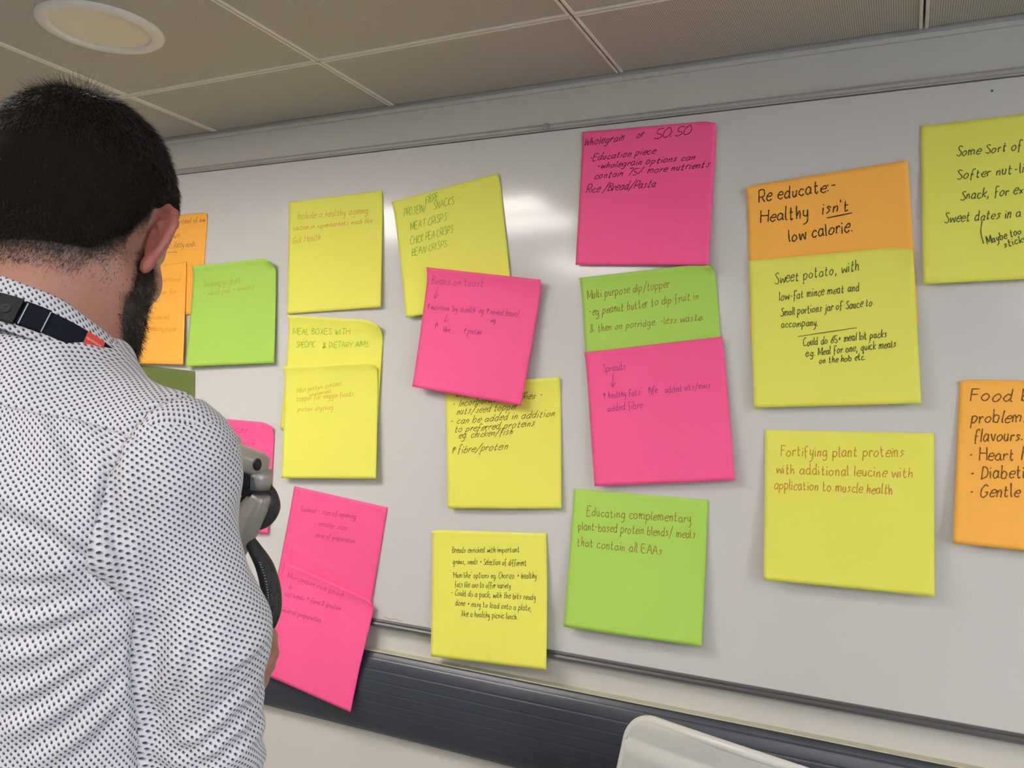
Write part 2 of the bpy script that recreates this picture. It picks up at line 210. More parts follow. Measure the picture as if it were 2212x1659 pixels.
# ------------------------------------------------------------------ room shell
X0, X1, Y0, Y1, ZC = -4.19, 3.21, -5.69, .012, 2.277
def struct(name, me, m, **k):
    o = link(name, me, m, **k); o['kind'] = 'structure'; return o
struct('floor', B().box(X0-.1, X1+.1, Y0-.1, Y1+.1, -.1, 0).me(), M['carpet'])
struct('wall_back', B().box(X0-.1, X1+.1, Y1, Y1+.1, 0, 2.45).me(), M['wall'])
struct('wall_front', B().box(X0-.1, X1+.1, Y0-.1, Y0, 0, 2.45).me(), M['wall'])
struct('wall_left', B().box(X0-.1, X0, Y0, Y1, 0, 2.45).me(), M['wall'])
b = B(); wy0, wy1, wz0, wz1 = -3.7, -1.5, .95, 2.2
b.box(X1, X1+.1, Y0, wy0, 0, 2.45).box(X1, X1+.1, wy1, Y1, 0, 2.45).box(X1, X1+.1, wy0, wy1, 0, wz0).box(X1, X1+.1, wy0, wy1, wz1, 2.45)
struct('wall_right', b.me(), M['wall'])
b = B()
for y in (wy0, (wy0+wy1)/2-.02, wy1-.04): b.box(X1+.02, X1+.07, y, y+.04, wz0, wz1)
for z in (wz0, wz1-.04): b.box(X1+.02, X1+.07, wy0, wy1, z, z+.04)
win = struct('window_1', b.me(), M['frame'])
gm = bpy.data.materials.new('window_glass'); gm.use_nodes = True
g = gm.node_tree.nodes['Principled BSDF']; g.inputs['Transmission Weight'].default_value = 1; g.inputs['Roughness'].default_value = 0; g.inputs['IOR'].default_value = 1.02
for y in (wy0+.04, (wy0+wy1)/2+.02): link('pane', B().box(X1+.04, X1+.044, y, y+1.04, wz0+.04, wz1-.04).me(), gm, parent=win)
# perimeter trim under the ceiling: a small angle fixed to the wall
struct('trim_1', prism([(Y1, 2.2635), (.0035, 2.2635), (.003, 2.2645), (.003, 2.2725), (.0045, 2.2735), (Y1, 2.2735)], X0, X1), M['trim'])
# ceiling: dark void with metal tiles below it
ceil = struct('ceiling', B().box(X0-.1, X1+.1, Y0-.1, Y1+.1, 2.40, 2.45).me(), M['plenum'])
gx = [.012+.6*k for k in range(-7, 6)]; gy = [-.292-.6*k for k in range(0, 10)]
def tile_me(lx, ly, lips='nsew'):
    b = B(); g_ = .0018; t = .0065
    b.box(g_, lx-g_, g_, ly-g_, .0035, .012, mi=1)
    if 'w' in lips: b.box(g_, g_+t, g_, ly-g_, 0, .011, bev=.0018)
    if 'e' in lips: b.box(lx-g_-t, lx-g_, g_, ly-g_, 0, .011, bev=.0018)
    if 's' in lips: b.box(g_+t*.8, lx-g_-t*.8, g_, g_+t, 0, .011, bev=.0018)
    if 'n' in lips: b.box(g_+t*.8, lx-g_-t*.8, ly-g_-t, ly-g_, 0, .011, bev=.0018)
    me = b.me('ceiling_tile'); me.materials.append(M['lip']); me.materials.append(M['perf']); return me
full = tile_me(.6, .6); cut = tile_me(.6, .292-.002, 'sew')
LUM = [(4, 1), (3, 1), (4, 3), (6, 3), (8, 3), (4, 6), (6, 6), (8, 6), (9, 1)]
for i in range(len(gx)-1):
    link('ceiling_tile', cut, None, parent=ceil, loc=(gx[i], gy[0], ZC))
    for j in range(len(gy)-1):
        if (i, j) in LUM: continue
        link('ceiling_tile', full, None, parent=ceil, loc=(gx[i], gy[j+1], ZC))
# louvred luminaires, set in the grid
frame_me = None
for q, (i, j) in enumerate(LUM):
    x, y = gx[i], gy[j+1]
    lab = 'recessed square ceiling light with two lamps, in the tiled ceiling outside the frame'
    r = empty('ceiling_light', (x, y, ZC), lab, 'light', 'recessed ceiling lights outside the frame')
    if frame_me is None:
        b = B()
        for (u0, u1, v0, v1) in ((.002, .598, .002, .03), (.002, .598, .57, .598), (.002, .03, .03, .57), (.57, .598, .03, .57)): b.box(u0, u1, v0, v1, 0, .06)
        b.box(.002, .598, .002, .598, .06, .065); frame_me = b.me('frame')
        b = B(); b.box(.28, .32, .03, .57, .005, .05) if False else None
        b.box(.03, .57, .24, .36, .0, .05)
        b.box(.03, .57, .03, .057, .0, .05).box(.03, .57, .543, .57, .0, .05)
        louv_me = b.me('louvre')
        lamp_me = B().box(.035, .565, .060, .235, .001, .008).me('lamp'); lamp2_me = B().box(.035, .565, .365, .540, .001, .008).me('lamp')
    link('frame', frame_me, M['rim'], parent=r); link('louvre', louv_me, M['louvre'], parent=r)
    link('lamp', lamp_me, M['lamp'], parent=r); link('lamp', lamp2_me, M['lamp'], parent=r)
# round downlight in the tile over the man, switched off
dl = empty('downlight', (-1.507, -.587, ZC), 'round recessed downlight with beige diffuser and white rim in a ceiling tile', 'light')
V = []; F = []; prof = [(.121, .006), (.121, .001), (.116, -.003), (.098, -.005), (.094, -.003), (.092, .003)]; n = 72
for p in prof: V += [(p[0]*math.cos(2*PI*k/n), p[0]*math.sin(2*PI*k/n), p[1]) for k in range(n)]
for i in range(len(prof)-1):
    for k in range(n): F.append((i*n+k, i*n+(k+1) % n, (i+1)*n+(k+1) % n, (i+1)*n+k))
link('rim', pd('rim', V, F), M['rim'], parent=dl, smooth=True)
link('diffuser', B().cyl((0, 0, .0005), (0, 0, .004), .0935, n=72).me(), M['diff'], parent=dl)

# ------------------------------------------------------------------ wall furniture
wb = empty('whiteboard', (-1.0, 0, .98), 'long white enamel whiteboard with slim grey metal rails across the wall', 'whiteboard')
BX0, BX1 = -3.4, 1.9
def W(name, me, m, parent, **k): return link(name, me, m, parent=parent, worldspace=True, **k)
W('board_surface', B().box(BX0, BX1, 0, .0115, .985, 2.1662).me(), M['board'], wb)
W('frame_rail', prism([(.011, 2.168), (-.004, 2.168), (-.0045, 2.170), (-.008, 2.172), (-.009, 2.177), (-.007, 2.182), (-.002, 2.184), (.011, 2.184)], BX0, BX1), M['alu'], wb)
W('frame_rail', prism([(.011, .974), (-.006, .974), (-.011, .977), (-.012, .982), (-.009, .9855), (-.0075, .9865), (-.009, .989), (-.006, .992), (.011, .992)], BX0, BX1), M['dark_alu'], wb)
for x in (BX0, BX1): W('frame_rail', B().box(x-.008, x+.008, -.008, .011, .98, 2.18, bev=.002).me(), M['alu'], wb)
b = B().cyl((-.7585, -.0085, 2.1755), (-.7585, -.0135, 2.1755), .0085, .0075); W('rail_cap', b.me(), M['cap'], wb, smooth=False)
W('dry_speck', B().cyl((.1275, .0002, 2.146), (.1275, -.0003, 2.146), .0022, n=12).me(), M['guard'], wb)
scr = []
for k in range(7):
    x = -1.155+.009*k; z = .9975+.002*math.sin(k*2.1); scr.append((x, -.0003, z))
W('marker_smudge', tube_me(scr, .0008, 6), mat('red_marker', (.55, .2, .14), .7), wb)
# vinyl wall guard
prof = [(Y1-.001, .715), (-.008, .716)]
for k in range(161):
    t = k/160; z = .7175+.195*t; y = -.008-.030*(math.sin(PI*min(max(t, 0), 1))**.72)
    gr = .00055*math.exp(-(((t*8) % 1-.5)/.07)**2) if .06 < t < .94 else 0
    prof.append((y+gr, z))
prof += [(-.008, .914), (Y1-.001, .915)]
wg = link('wall_guard', prism(prof, X0+.01, X1-.01), M['guard']); props(wg, 'dark blue grey ribbed vinyl bumper running along the wall below the whiteboard', 'wall guard')
link('sealant_bead', prism([(Y1, .913), (-.0095, .9135), (-.0090, .9142), (-.0075, .9150), (Y1, .9154)], X0+.01, X1-.01), M['seal'], parent=wg)
for (x, z) in ((-.755, .858), (-.753, .852)): link('fleck', B().sph((x, -.0375, z), .0018, n=8).me(), M['plenum'], parent=wg)
struct('baseboard_back', B().box(X0, X1, -.004, Y1, 0, .1, bev=.002).me(), M['trim'])

# ------------------------------------------------------------------ implicit surface kit
def ell(P, c, r):
    r = np.array(r, np.float32); q = (P-np.array(c, np.float32))/r; k0 = np.sqrt((q*q).sum(-1))+1e-9; k1 = np.sqrt(((q/r)**2).sum(-1))+1e-9
    return k0*(k0-1)/k1
def rc(P, a, b, ra, rb):
    a = np.array(a, np.float32); b_ = np.array(b, np.float32)-a; q = P-a
    h = np.clip((q@b_)/max(float(b_@b_), 1e-9), 0, 1); d = q-h[:, None]*b_
    return np.sqrt((d*d).sum(-1))-(ra+(rb-ra)*h)
def chain(P, pts, rs, k=.004):
    d = None
    for i in range(len(pts)-1):
        e = rc(P, pts[i], pts[i+1], rs[i], rs[i+1]); d = e if d is None else smin(d, e, k)
    return d
def smin(a, b, k):
    h = np.clip(.5+.5*(b-a)/k, 0, 1); return b*(1-h)+a*h-k*h*(1-h)
def smax(a, b, k): return -smin(-a, -b, k)
def nets(fn, xs, ys, zs):
    nx, ny, nz = len(xs), len(ys), len(zs); F = np.empty((nx, ny, nz), np.float32)
    Y, Z = np.meshgrid(ys, zs, indexing='ij'); st = max(1, 400000//(ny*nz))
    for i in range(0, nx, st):
        xx = xs[i:i+st]; P = np.empty((len(xx), ny, nz, 3), np.float32)
        P[..., 0] = xx[:, None, None]; P[..., 1] = Y; P[..., 2] = Z
        F[i:i+st] = fn(P.reshape(-1, 3)).reshape(len(xx), ny, nz)
    ins = F < 0; cid = -np.ones((nx-1, ny-1, nz-1), np.int64)
    s = np.zeros((nx-1, ny-1, nz-1), np.int8)
    for dx in (0, 1):
        for dy in (0, 1):
            for dz in (0, 1): s += ins[dx:nx-1+dx, dy:ny-1+dy, dz:nz-1+dz]
    ci, cj, ck = np.nonzero((s > 0) & (s < 8)); cid[ci, cj, ck] = np.arange(len(ci))
    acc = np.zeros((len(ci), 3)); cnt = np.zeros(len(ci)); xs, ys, zs = map(np.asarray, (xs, ys, zs))
    for ax in range(3):
        for u in (0, 1):
            for v in (0, 1):
                o = [0, 0, 0]; oa = [x for x in range(3) if x != ax]; o[oa[0]] = u; o[oa[1]] = v
                p = [ci+o[0], cj+o[1], ck+o[2]]; q = [x.copy() for x in p]; q[ax] = q[ax]+1
                fa = F[tuple(p)]; fb = F[tuple(q)]; m_ = (fa < 0) != (fb < 0); t = fa/(fa-fb+1e-12)
                A = np.stack([xs[p[0]], ys[p[1]], zs[p[2]]], 1); Bq = np.stack([xs[q[0]], ys[q[1]], zs[q[2]]], 1)
                X = A+(Bq-A)*t[:, None]; acc[m_] += X[m_]; cnt[m_] += 1
    V = acc/np.maximum(cnt, 1)[:, None]; Q = []
    for ax in range(3):
        a = [slice(1, -1)]*3; a[ax] = slice(0, -1); b_ = [slice(1, -1)]*3; b_[ax] = slice(1, None)
        A = ins[tuple(a)]; Bq = ins[tuple(b_)]
        for sgn in (0, 1):
            ii = np.nonzero(A & ~Bq if sgn == 0 else ~A & Bq); g = [x.copy() for x in ii]
            for x in range(3):
                if x != ax: g[x] = g[x]+1
            u, v = [(1, 2), (2, 0), (0, 1)][ax]
            c4 = []
            for du, dv in ((0, 0), (-1, 0), (-1, -1), (0, -1)):
                h = [x.copy() for x in g]; h[u] = h[u]+du; h[v] = h[v]+dv
                c4.append(cid[h[0], h[1], h[2]])
            q = np.stack(c4, 1)
            Q.append(q if sgn == 0 else q[:, ::-1])
    Q = np.vstack(Q); Q = Q[(Q >= 0).all(1)]; return V, Q
def rng_ax(a, b, h): return np.arange(a, b+h, h)
def relax(V, Q, it=2, lam=.5):
    E_ = np.vstack([Q[:, [0, 1]], Q[:, [1, 2]], Q[:, [2, 3]], Q[:, [3, 0]]]); n = len(V)
    cnt = np.bincount(E_[:, 0], minlength=n)+np.bincount(E_[:, 1], minlength=n)
    for _ in range(it):
        A = np.stack([np.bincount(E_[:, 0], V[E_[:, 1], k], n)+np.bincount(E_[:, 1], V[E_[:, 0], k], n) for k in range(3)], 1)/np.maximum(cnt, 1)[:, None]
        V = V+(A-V)*lam
    return V
def vnorm(V, Q):
    n = np.cross(V[Q[:, 2]]-V[Q[:, 0]], V[Q[:, 3]]-V[Q[:, 1]]); N_ = np.zeros_like(V)
    for k in range(4):
        for c in range(3): N_[:, c] += np.bincount(Q[:, k], n[:, c], len(V))
    return N_/(np.linalg.norm(N_, axis=1)[:, None]+1e-12)
def sstep(a, b, x): t = np.clip((x-a)/(b-a), 0, 1); return t*t*(3-2*t)
def hnoise(P, s, seed=0):        # cheap smooth noise from summed sines
    r = np.random.default_rng(seed); o = 0
    for _ in range(7):
        k = r.normal(size=3)*s; o = o+np.sin(P@k+r.uniform(0, 6.3))
    return o/7*1.6

# ------------------------------------------------------------------ the man: body frame (a right, f forward, z up)
TH = math.radians(12); NB = np.array([-.725, -1.22, 0.0])
Ra = np.array([math.cos(TH), math.sin(TH), 0]); Fa = np.array([-math.sin(TH), math.cos(TH), 0])
def b2w(V): V = np.asarray(V, float); return NB+V[..., 0:1]*Ra+V[..., 1:2]*Fa+V[..., 2:3]*np.array([0, 0, 1.])
def w2b(W_): q = np.asarray(W_, float)-NB; return np.stack([q@Ra, q@Fa, q[..., 2]], -1)
HT = math.radians(22); PT = math.radians(26)
Hx = np.array([math.cos(HT), math.sin(HT), 0]); _f = np.array([-math.sin(HT), math.cos(HT), 0])
Hy = _f*math.cos(PT)+np.array([0, 0, -math.sin(PT)]); Hz = _f*math.sin(PT)+np.array([0, 0, math.cos(PT)])
HO = np.array([-.744, -1.176, 1.694])
def h2w(V): V = np.asarray(V, float); return HO+V[..., 0:1]*Hx+V[..., 1:2]*Hy+V[..., 2:3]*Hz
def w2h(W_): q = np.asarray(W_, float)-HO; return np.stack([q@Hx, q@Hy, q@Hz], -1)
nb = w2h(b2w([0, .004, 1.565])); nb2 = w2h(b2w([0, .0, 1.46]))
def mir(P): Q = P.copy(); Q[:, 0] = np.abs(Q[:, 0]); return Q
def skull(P):
    m = mir(P)
    d = ell(P, (0, -.012, .048), (.0735, .094, .084))
    d = smin(d, ell(P, (0, -.045, .022), (.060, .058, .058)), .03)
    d = smin(d, ell(P, (0, .036, .048), (.060, .050, .058)), .03)
    return d
def head_sdf(P):
    m = mir(P); d = skull(P)
    d = smin(d, ell(P, (0, .040, -.030), (.055, .047, .070)), .03)
    d = smin(d, ell(m, (.044, .045, -.018), (.022, .032, .022)), .02)
    d = smin(d, rc(m, (.050, .002, -.048), (.020, .074, -.098), .017, .017), .022)
    d = smin(d, ell(P, (0, .082, -.100), (.023, .018, .018)), .02)
    d = smin(d, ell(P, (0, .03, -.075), (.046, .052, .032)), .02)
    d = smin(d, rc(m, (.012, .082, .030), (.040, .072, .030), .009, .007), .012)
    d = smax(d, -ell(m, (.031, .102, .011), (.017, .017, .012)), .012)
    d = smin(d, ell(m, (.031, .080, .011), (.0125, .0125, .0125)), .002)
    d = smin(d, rc(P, (0, .088, .016), (0, .108, -.026), .006, .0105), .010)
    d = smin(d, ell(m, (.012, .098, -.030), (.008, .010, .007)), .006)
    d = smin(d, ell(P, (0, .090, -.056), (.022, .009, .0055)), .006); d = smin(d, ell(P, (0, .089, -.068), (.019, .009, .006)), .006)
    d = smin(d, rc(P, (0, -.022, -.030), nb, .056, .060), .03); d = smin(d, rc(P, nb, nb2, .060, .075), .03)
    d = smin(d, rc(m, (.055, -.02, -.04), (.018, .055+nb[1], nb[2]-.02), .012, .012), .015)
    # ears: cupped shell, rim and lobe
    e = ear(m)
    return smin(d, e, .006)
EO = np.array([.0715, .004, -.002]); _an = math.radians(62); _tl = math.radians(8)
Eo = np.array([math.sin(_an), -math.cos(_an), 0.]); Ez = np.array([.10, -math.sin(_tl), math.cos(_tl)]); Ez /= np.linalg.norm(Ez)
En = np.cross(Eo, Ez); Eo = np.cross(Ez, En)
def ear(m):
    q = m-EO; q = np.stack([q@Eo, q@En, q@Ez], -1).astype(np.float32)      # u outwards/back, n faces forward, v up
    s = ell(q, (.013, .000, .006), (.0165, .0048, .0300))
    s = smax(s, -ell(q, (.011, .0085, .008), (.0115, .0075, .021)), .003)
    rim = [(-.002, .002, .020), (.004, .003, .033), (.015, .001, .0375), (.0255, -.001, .031), (.0295, -.002, .018), (.0275, -.001, .002), (.0215, .001, -.013), (.013, .002, -.022)]
    s = smin(s, chain(q, rim, [.0026, .0032, .0036, .0038, .0038, .0034, .0032, .0036], .003), .004)
    s = smin(s, ell(q, (.0105, .001, -.0255), (.0078, .0046, .0095)), .006)
    s = smin(s, ell(q, (.004, -.006, .006), (.009, .006, .020)), .006)
    s = smin(s, chain(q, [(.004, .003, .012), (.014, .004, .018), (.019, .003, .006)], [.002, .0022, .002], .002), .003)
    return s
g1 = .0021
Vh, Qh = nets(head_sdf, rng_ax(-.115, .115, g1), rng_ax(-.125, .13, g1), rng_ax(-.235, .150, g1))
Vh = relax(Vh, Qh, 2, .4); Nh = vnorm(Vh, Qh)
# hair line and beard fields in head space
def hairfield(P):                # positive above the hairline
    x = np.abs(P[:, 0]); y, z = P[:, 1], P[:, 2]
    zl = np.interp(y, [-.115, -.08, -.045, -.022, -.010, .004, .018, .030, .042, .060, .075, .10], [-.068, -.063, -.050, -.012, .026, .040, .030, -.01, .040, .055, .078, .088])
    return z-zl
def beardfield(P):
    x = np.abs(P[:, 0]); y, z = P[:, 1], P[:, 2]
    back = np.interp(z, [-.13, -.10, -.07, -.045, -.02, .01], [.030, .022, .004, .004, .012, .020])
    top = np.interp(y, [.0, .02, .035, .05, .07, .09, .12], [.02, .005, -.018, -.040, -.048, -.040, -.040])
    low = np.interp(y, [0, .03, .09], [-.085, -.104, -.112])
    mouth = np.hypot(x/.02, (z+.062)/.010)-1
    return np.minimum(np.minimum(np.minimum(y-back, top-z), z-low), np.where(y > .075, mouth*.01, 1.))
hf = hairfield(Vh); bf = beardfield(Vh)
stub = np.clip(sstep(-.030, .012, hf+.006*hnoise(Vh, 160, 3)), 0, 1)*1.0
# faint fuzz down the nape
stub = np.maximum(stub, .28*sstep(-.085, -.03, Vh[:, 2]+.010*hnoise(Vh, 120, 5))*sstep(-.01, -.04, Vh[:, 1]))
earm = sstep(.002, -.002, ear(mir(Vh).astype(np.float32))-.001)
stub = np.maximum(stub, sstep(-.010, .006, bf+.003*hnoise(Vh, 200, 4))*.9)*(1-earm)
# rest of the body (coarse, below the clothes) and the hands
def arm_pts(sd):                 # shoulder, mid, elbow, wrist in body space
    if sd > 0: return [(.134, -.012, 1.472), (.177, .002, 1.33), (.172, .020, 1.168), (.086, .205, 1.190)]
    return [(-.150, -.005, 1.478), (-.185, .010, 1.33), (-.185, .025, 1.17), (-.075, .225, 1.19)]
def body_sdf(P):
    d = ell(P, (0, -.005, 1.38), (.150, .100, .17)); d = smin(d, ell(P, (0, 0, 1.12), (.140, .095, .20)), .05)
    d = smin(d, rc(P, (-.12, -.01, 1.465), (.12, -.01, 1.465), .045, .045), .05)
    d = smin(d, rc(P, (0, -.0, 1.47), (0, .004, 1.56), .06, .058), .03)
    for sd in (1, -1):
        A = arm_pts(sd); d = smin(d, chain(P, A, [.045, .043, .037, .026], .01), .02)
        L = [(sd*.09, 0, .95), (sd*.095, .01, .5), (sd*.10, -.02, .09)]
        d = smin(d, chain(P, L, [.088, .055, .038], .02), .04); d = smin(d, rc(P, (sd*.10, -.03, .05), (sd*.115, .13, .035), .035, .028), .02)
    return d
Vb, Qb = nets(body_sdf, rng_ax(-.27, .27, .008), rng_ax(-.16, .27, .008), rng_ax(-.01, 1.62, .008))
def hand_sdf(P, sd):             # P in body space; palm starts at the wrist, fingers curl round a phone-like grip
    A = arm_pts(sd); w0 = np.array(A[3]); 
    ax = np.array([-.10*sd, .93, .12]); ax /= np.linalg.norm(ax)         # along the hand
    pn = np.array([-sd*.92, -.10, .35]); pn -= ax*(pn@ax); pn /= np.linalg.norm(pn)   # palm faces the body's middle
    th = np.cross(ax, pn); th *= np.sign(th[2])                                        # thumb side, up
    q = P-w0; q = np.stack([q@ax, q@th, q@pn], -1).astype(np.float32)
    d = rc(q, (-.03, 0, 0), (.012, 0, 0), .025, .024)
    for y, l in ((.027, .082), (.009, .086), (-.010, .082), (-.027, .075)):
        d = smin(d, rc(q, (.012, y*.55, .002), (l, y, .001), .016, .0115), .010)
    for y, l, s_ in ((.030, .084, 1.0), (.010, .089, 1.08), (-.010, .084, 1.0), (-.029, .077, .82)):
        p0 = (l-.004, y, 0); p1 = (l+.030*s_, y*1.02, .016); p2 = (l+.030*s_, y*.98, .041*s_); p3 = (l+.012*s_, y*.95, .054*s_)
        d = smin(d, chain(q, [p0, p1, p2, p3], [.0098, .0092, .0084, .0074], .002), .0035)
    d = smin(d, chain(q, [(.018, .022, .006), (.045, .048, .018), (.073, .056, .026), (.094, .052, .034)], [.0145, .0125, .0105, .0088], .004), .008)
    return d
parts_V = [h2w(Vh), b2w(Vb)]; parts_Q = [Qh, Qb+len(Vh)]; st_all = [stub, np.zeros(len(Vb))]; n0 = len(Vh)+len(Vb)
for sd in (1, -1):
    w0 = np.array(arm_pts(sd)[3])
    v, q = nets(lambda P: hand_sdf(P, sd), rng_ax(w0[0]-.10, w0[0]+.10, .003), rng_ax(w0[1]-.05, w0[1]+.15, .003), rng_ax(w0[2]-.07, w0[2]+.09, .003))
    v = relax(v, q, 1, .4); parts_V.append(b2w(v)); parts_Q.append(q+n0); n0 += len(v); st_all.append(np.zeros(len(v)))
man = empty('person', (float(NB[0]), float(NB[1]), 0), 'man with dark hair and beard in dotted white shirt, seen from behind', 'person')
def skin_mat():
    m = mat('skin', (.38, .18, .12), .5, .35, bump=.25, bscale=260); nt = m.node_tree; b = nt.nodes['Principled BSDF']
    b.inputs['Subsurface Weight'].default_value = .12; b.inputs['Subsurface Radius'].default_value = (.012, .004, .002)
    at = nt.nodes.new('ShaderNodeAttribute'); at.attribute_name = 'stubble'
    at2 = nt.nodes.new('ShaderNodeAttribute'); at2.attribute_name = 'flush'
    n = nt.nodes.new('ShaderNodeTexNoise'); n.inputs['Scale'].default_value = 14; n.inputs['Detail'].default_value = 6
    n2 = nt.nodes.new('ShaderNodeTexNoise'); n2.inputs['Scale'].default_value = 900
    tc = nt.nodes.new('ShaderNodeTexCoord'); nt.links.new(tc.outputs['Object'], n.inputs['Vector']); nt.links.new(tc.outputs['Object'], n2.inputs['Vector'])
    a = nt.nodes.new('ShaderNodeMix'); a.data_type = 'RGBA'; a.inputs[6].default_value = (.34, .165, .112, 1); a.inputs[7].default_value = (.26, .115, .08, 1)
    f_ = nt.nodes.new('ShaderNodeMix'); f_.data_type = 'RGBA'; f_.inputs[7].default_value = (.27, .075, .058, 1)
    c = nt.nodes.new('ShaderNodeMix'); c.data_type = 'RGBA'; c.inputs[7].default_value = (.022, .018, .016, 1)
    nt.links.new(n.outputs['Fac'], a.inputs[0]); nt.links.new(a.outputs[2], f_.inputs[6]); nt.links.new(at2.outputs['Fac'], f_.inputs[0])
    mm = nt.nodes.new('ShaderNodeMath'); mm.operation = 'MULTIPLY_ADD'; mm.inputs[1].default_value = .5; mm.inputs[2].default_value = .75
    m3 = nt.nodes.new('ShaderNodeMath'); m3.operation = 'MULTIPLY'; m3.use_clamp = True
    nt.links.new(n2.outputs['Fac'], mm.inputs[0]); nt.links.new(mm.outputs[0], m3.inputs[0]); nt.links.new(at.outputs['Fac'], m3.inputs[1])
    nt.links.new(f_.outputs[2], c.inputs[6]); nt.links.new(m3.outputs[0], c.inputs[0]); nt.links.new(c.outputs[2], b.inputs['Base Color']); return m
me = np_mesh('body', np.vstack(parts_V), np.vstack(parts_Q))
def fattr(me, name, a): at = me.attributes.new(name, 'FLOAT', 'POINT'); at.data.foreach_set('value', np.asarray(a, np.float32))
fattr(me, 'stubble', np.concatenate(st_all))
fl = np.zeros(n0); fl[:len(Vh)] = np.clip(earm*.9, 0, 1); fattr(me, 'flush', fl)
body = link('body', me, skin_mat(), parent=man, smooth=True, worldspace=True)
# eyes
for sx in (-1, 1):
    p = h2w([sx*.031, .0815, .011]); link('eye', B().sph(p, .0122, n=24).me(), mat('eye_white', (.75, .73, .7), .2), parent=man, smooth=True, worldspace=True)

# ------------------------------------------------------------------ hair and beard: under-layer plus strands
def thick(P):
    h = hairfield(P); t = np.clip((h-.004)*.12, -.004, .004)+.006*sstep(.055, .125, P[:, 2]-.25*P[:, 1])
    t = t+.0010*hnoise(P, 110, 9)*sstep(0, .03, h); return np.where(h < -.012, -.004, t)
def hbase(P):
    d = smin(skull(P), ell(P, (0, .040, -.030), (.055, .047, .070)), .03); return smin(d, rc(P, (0, -.022, -.030), nb, .056, .060), .03)
def cap_sdf(P): return hbase(P)-thick(P)
Vc, Qc = nets(cap_sdf, rng_ax(-.105, .105, .0028), rng_ax(-.135, .115, .0028), rng_ax(-.07, .165, .0028))
keep = (hairfield(Vc) > -.012)[Qc].all(1); Qc = Qc[keep]
Vc = relax(Vc, Qc, 1, .5)
def hairmat(name, c, r=.42):
    m = mat(name, c, r, .35); b = m.node_tree.nodes['Principled BSDF']; b.inputs['Anisotropic'].default_value = .4; return m
M['hair'] = hairmat('dark_hair', (.014, .011, .009), .36); M['hair_tip'] = hairmat('brown_hair_tips', (.045, .032, .022), .38)
def strands(P, D, L, r, seg=3, curl=0., grav=0., seed=1):   # P roots, D dirs (unit), L lengths; triangular tapering tubes
    g = np.random.default_rng(seed); n = len(P); D = D.copy(); X = P.copy(); pts = [X.copy()]
    for k in range(seg):
        D = D+g.normal(size=D.shape)*curl; D[:, 2] -= grav; D /= np.linalg.norm(D, axis=1)[:, None]+1e-9
        X = X+D*(L/seg)[:, None]; pts.append(X.copy())
    T = D; up = g.normal(size=(n, 3)); A = np.cross(T, up); A /= np.linalg.norm(A, axis=1)[:, None]+1e-9; Bv = np.cross(T, A)
    V = []; 
    for k in range(seg):
        rk = r*(1-.75*k/seg)
        for j in range(3):
            th = 2*PI*j/3; V.append(pts[k]+(A*math.cos(th)+Bv*math.sin(th))*rk)
    V.append(pts[seg]); V = np.stack(V, 1); m_ = V.shape[1]; F = []
    for k in range(seg-1):
        for j in range(3):
            a, b_, c, d = k*3+j, k*3+(j+1) % 3, (k+1)*3+(j+1) % 3, (k+1)*3+j; F += [(a, b_, c), (a, c, d)]
    for j in range(3): F.append(((seg-1)*3+j, (seg-1)*3+(j+1) % 3, seg*3))
    F = np.array(F); Q = (F[None]+np.arange(n)[:, None, None]*m_).reshape(-1, 3); return V.reshape(-1, 3), Q
def sample(V, Q, w_, n, seed):
    g = np.random.default_rng(seed); a = np.linalg.norm(np.cross(V[Q[:, 2]]-V[Q[:, 0]], V[Q[:, 3]]-V[Q[:, 1]]), axis=1)*w_[Q].mean(1)
    f = g.choice(len(Q), n, p=a/a.sum()); u = g.random((n, 1)); v = g.random((n, 1)); q = Q[f]
    return (V[q[:, 0]]*(1-u)+V[q[:, 1]]*u)*(1-v)+(V[q[:, 3]]*(1-u)+V[q[:, 2]]*u)*v
def unit(x): return x/(np.linalg.norm(x, axis=1)[:, None]+1e-9)
def sdfn(P, fn):
    e = .002; n = np.stack([fn(P+np.eye(3)[k]*e)-fn(P-np.eye(3)[k]*e) for k in range(3)], 1); return unit(n)
WH = np.array([-.012, -.070, .118])                        # crown whorl
def flow(P, N_):
    d = P-WH; d = d+np.array([0, 0, -.03]); d[:, 2] -= .05*sstep(.02, -.04, P[:, 1]); sw = np.cross(N_, d)*.45*np.exp(-np.linalg.norm(P-WH, axis=1)/.035)[:, None]
    d = d+sw; d = d-N_*(d*N_).sum(1)[:, None]; return unit(d)
hc = hairfield(Vc); VV = []; QQ = []; mats_i = []; off = 0
def addst(V, Q, mi):
    global off
    VV.append(V); QQ.append(Q+off); off += len(V); mats_i.append(np.full(len(Q), mi))
P = sample(Vc, Qc, .15+sstep(-.008, .012, hc), 32000, 2); N_ = sdfn(P, hbase); D = flow(P, N_)
top = sstep(.05, .13, P[:, 2]-.3*P[:, 1]); lift_ = .10+.22*np.exp(-np.linalg.norm(P-WH, axis=1)/.02)
L = .004+.005*sstep(0, .03, hairfield(P))+.014*top; L *= rng.uniform(.7, 1.2, len(P))
V, Q = strands(P-N_*.002, unit(D+N_*lift_[:, None]), L, .00028, 3, .10, .02, 3); addst(h2w(V), Q, 0)
# wispy lighter hairs standing up at the crown
P = sample(Vc, Qc, np.exp(-(np.linalg.norm(Vc-WH, axis=1)/.022)**2), 260, 5); N_ = sdfn(P, skull); D = flow(P, N_)
V, Q = strands(P-N_*.002, unit(D*.7+N_*rng.uniform(.3, 1.0, (len(P), 1))), rng.uniform(.012, .028, len(P)), .00022, 4, .12, .0, 6); addst(h2w(V), Q, 1)
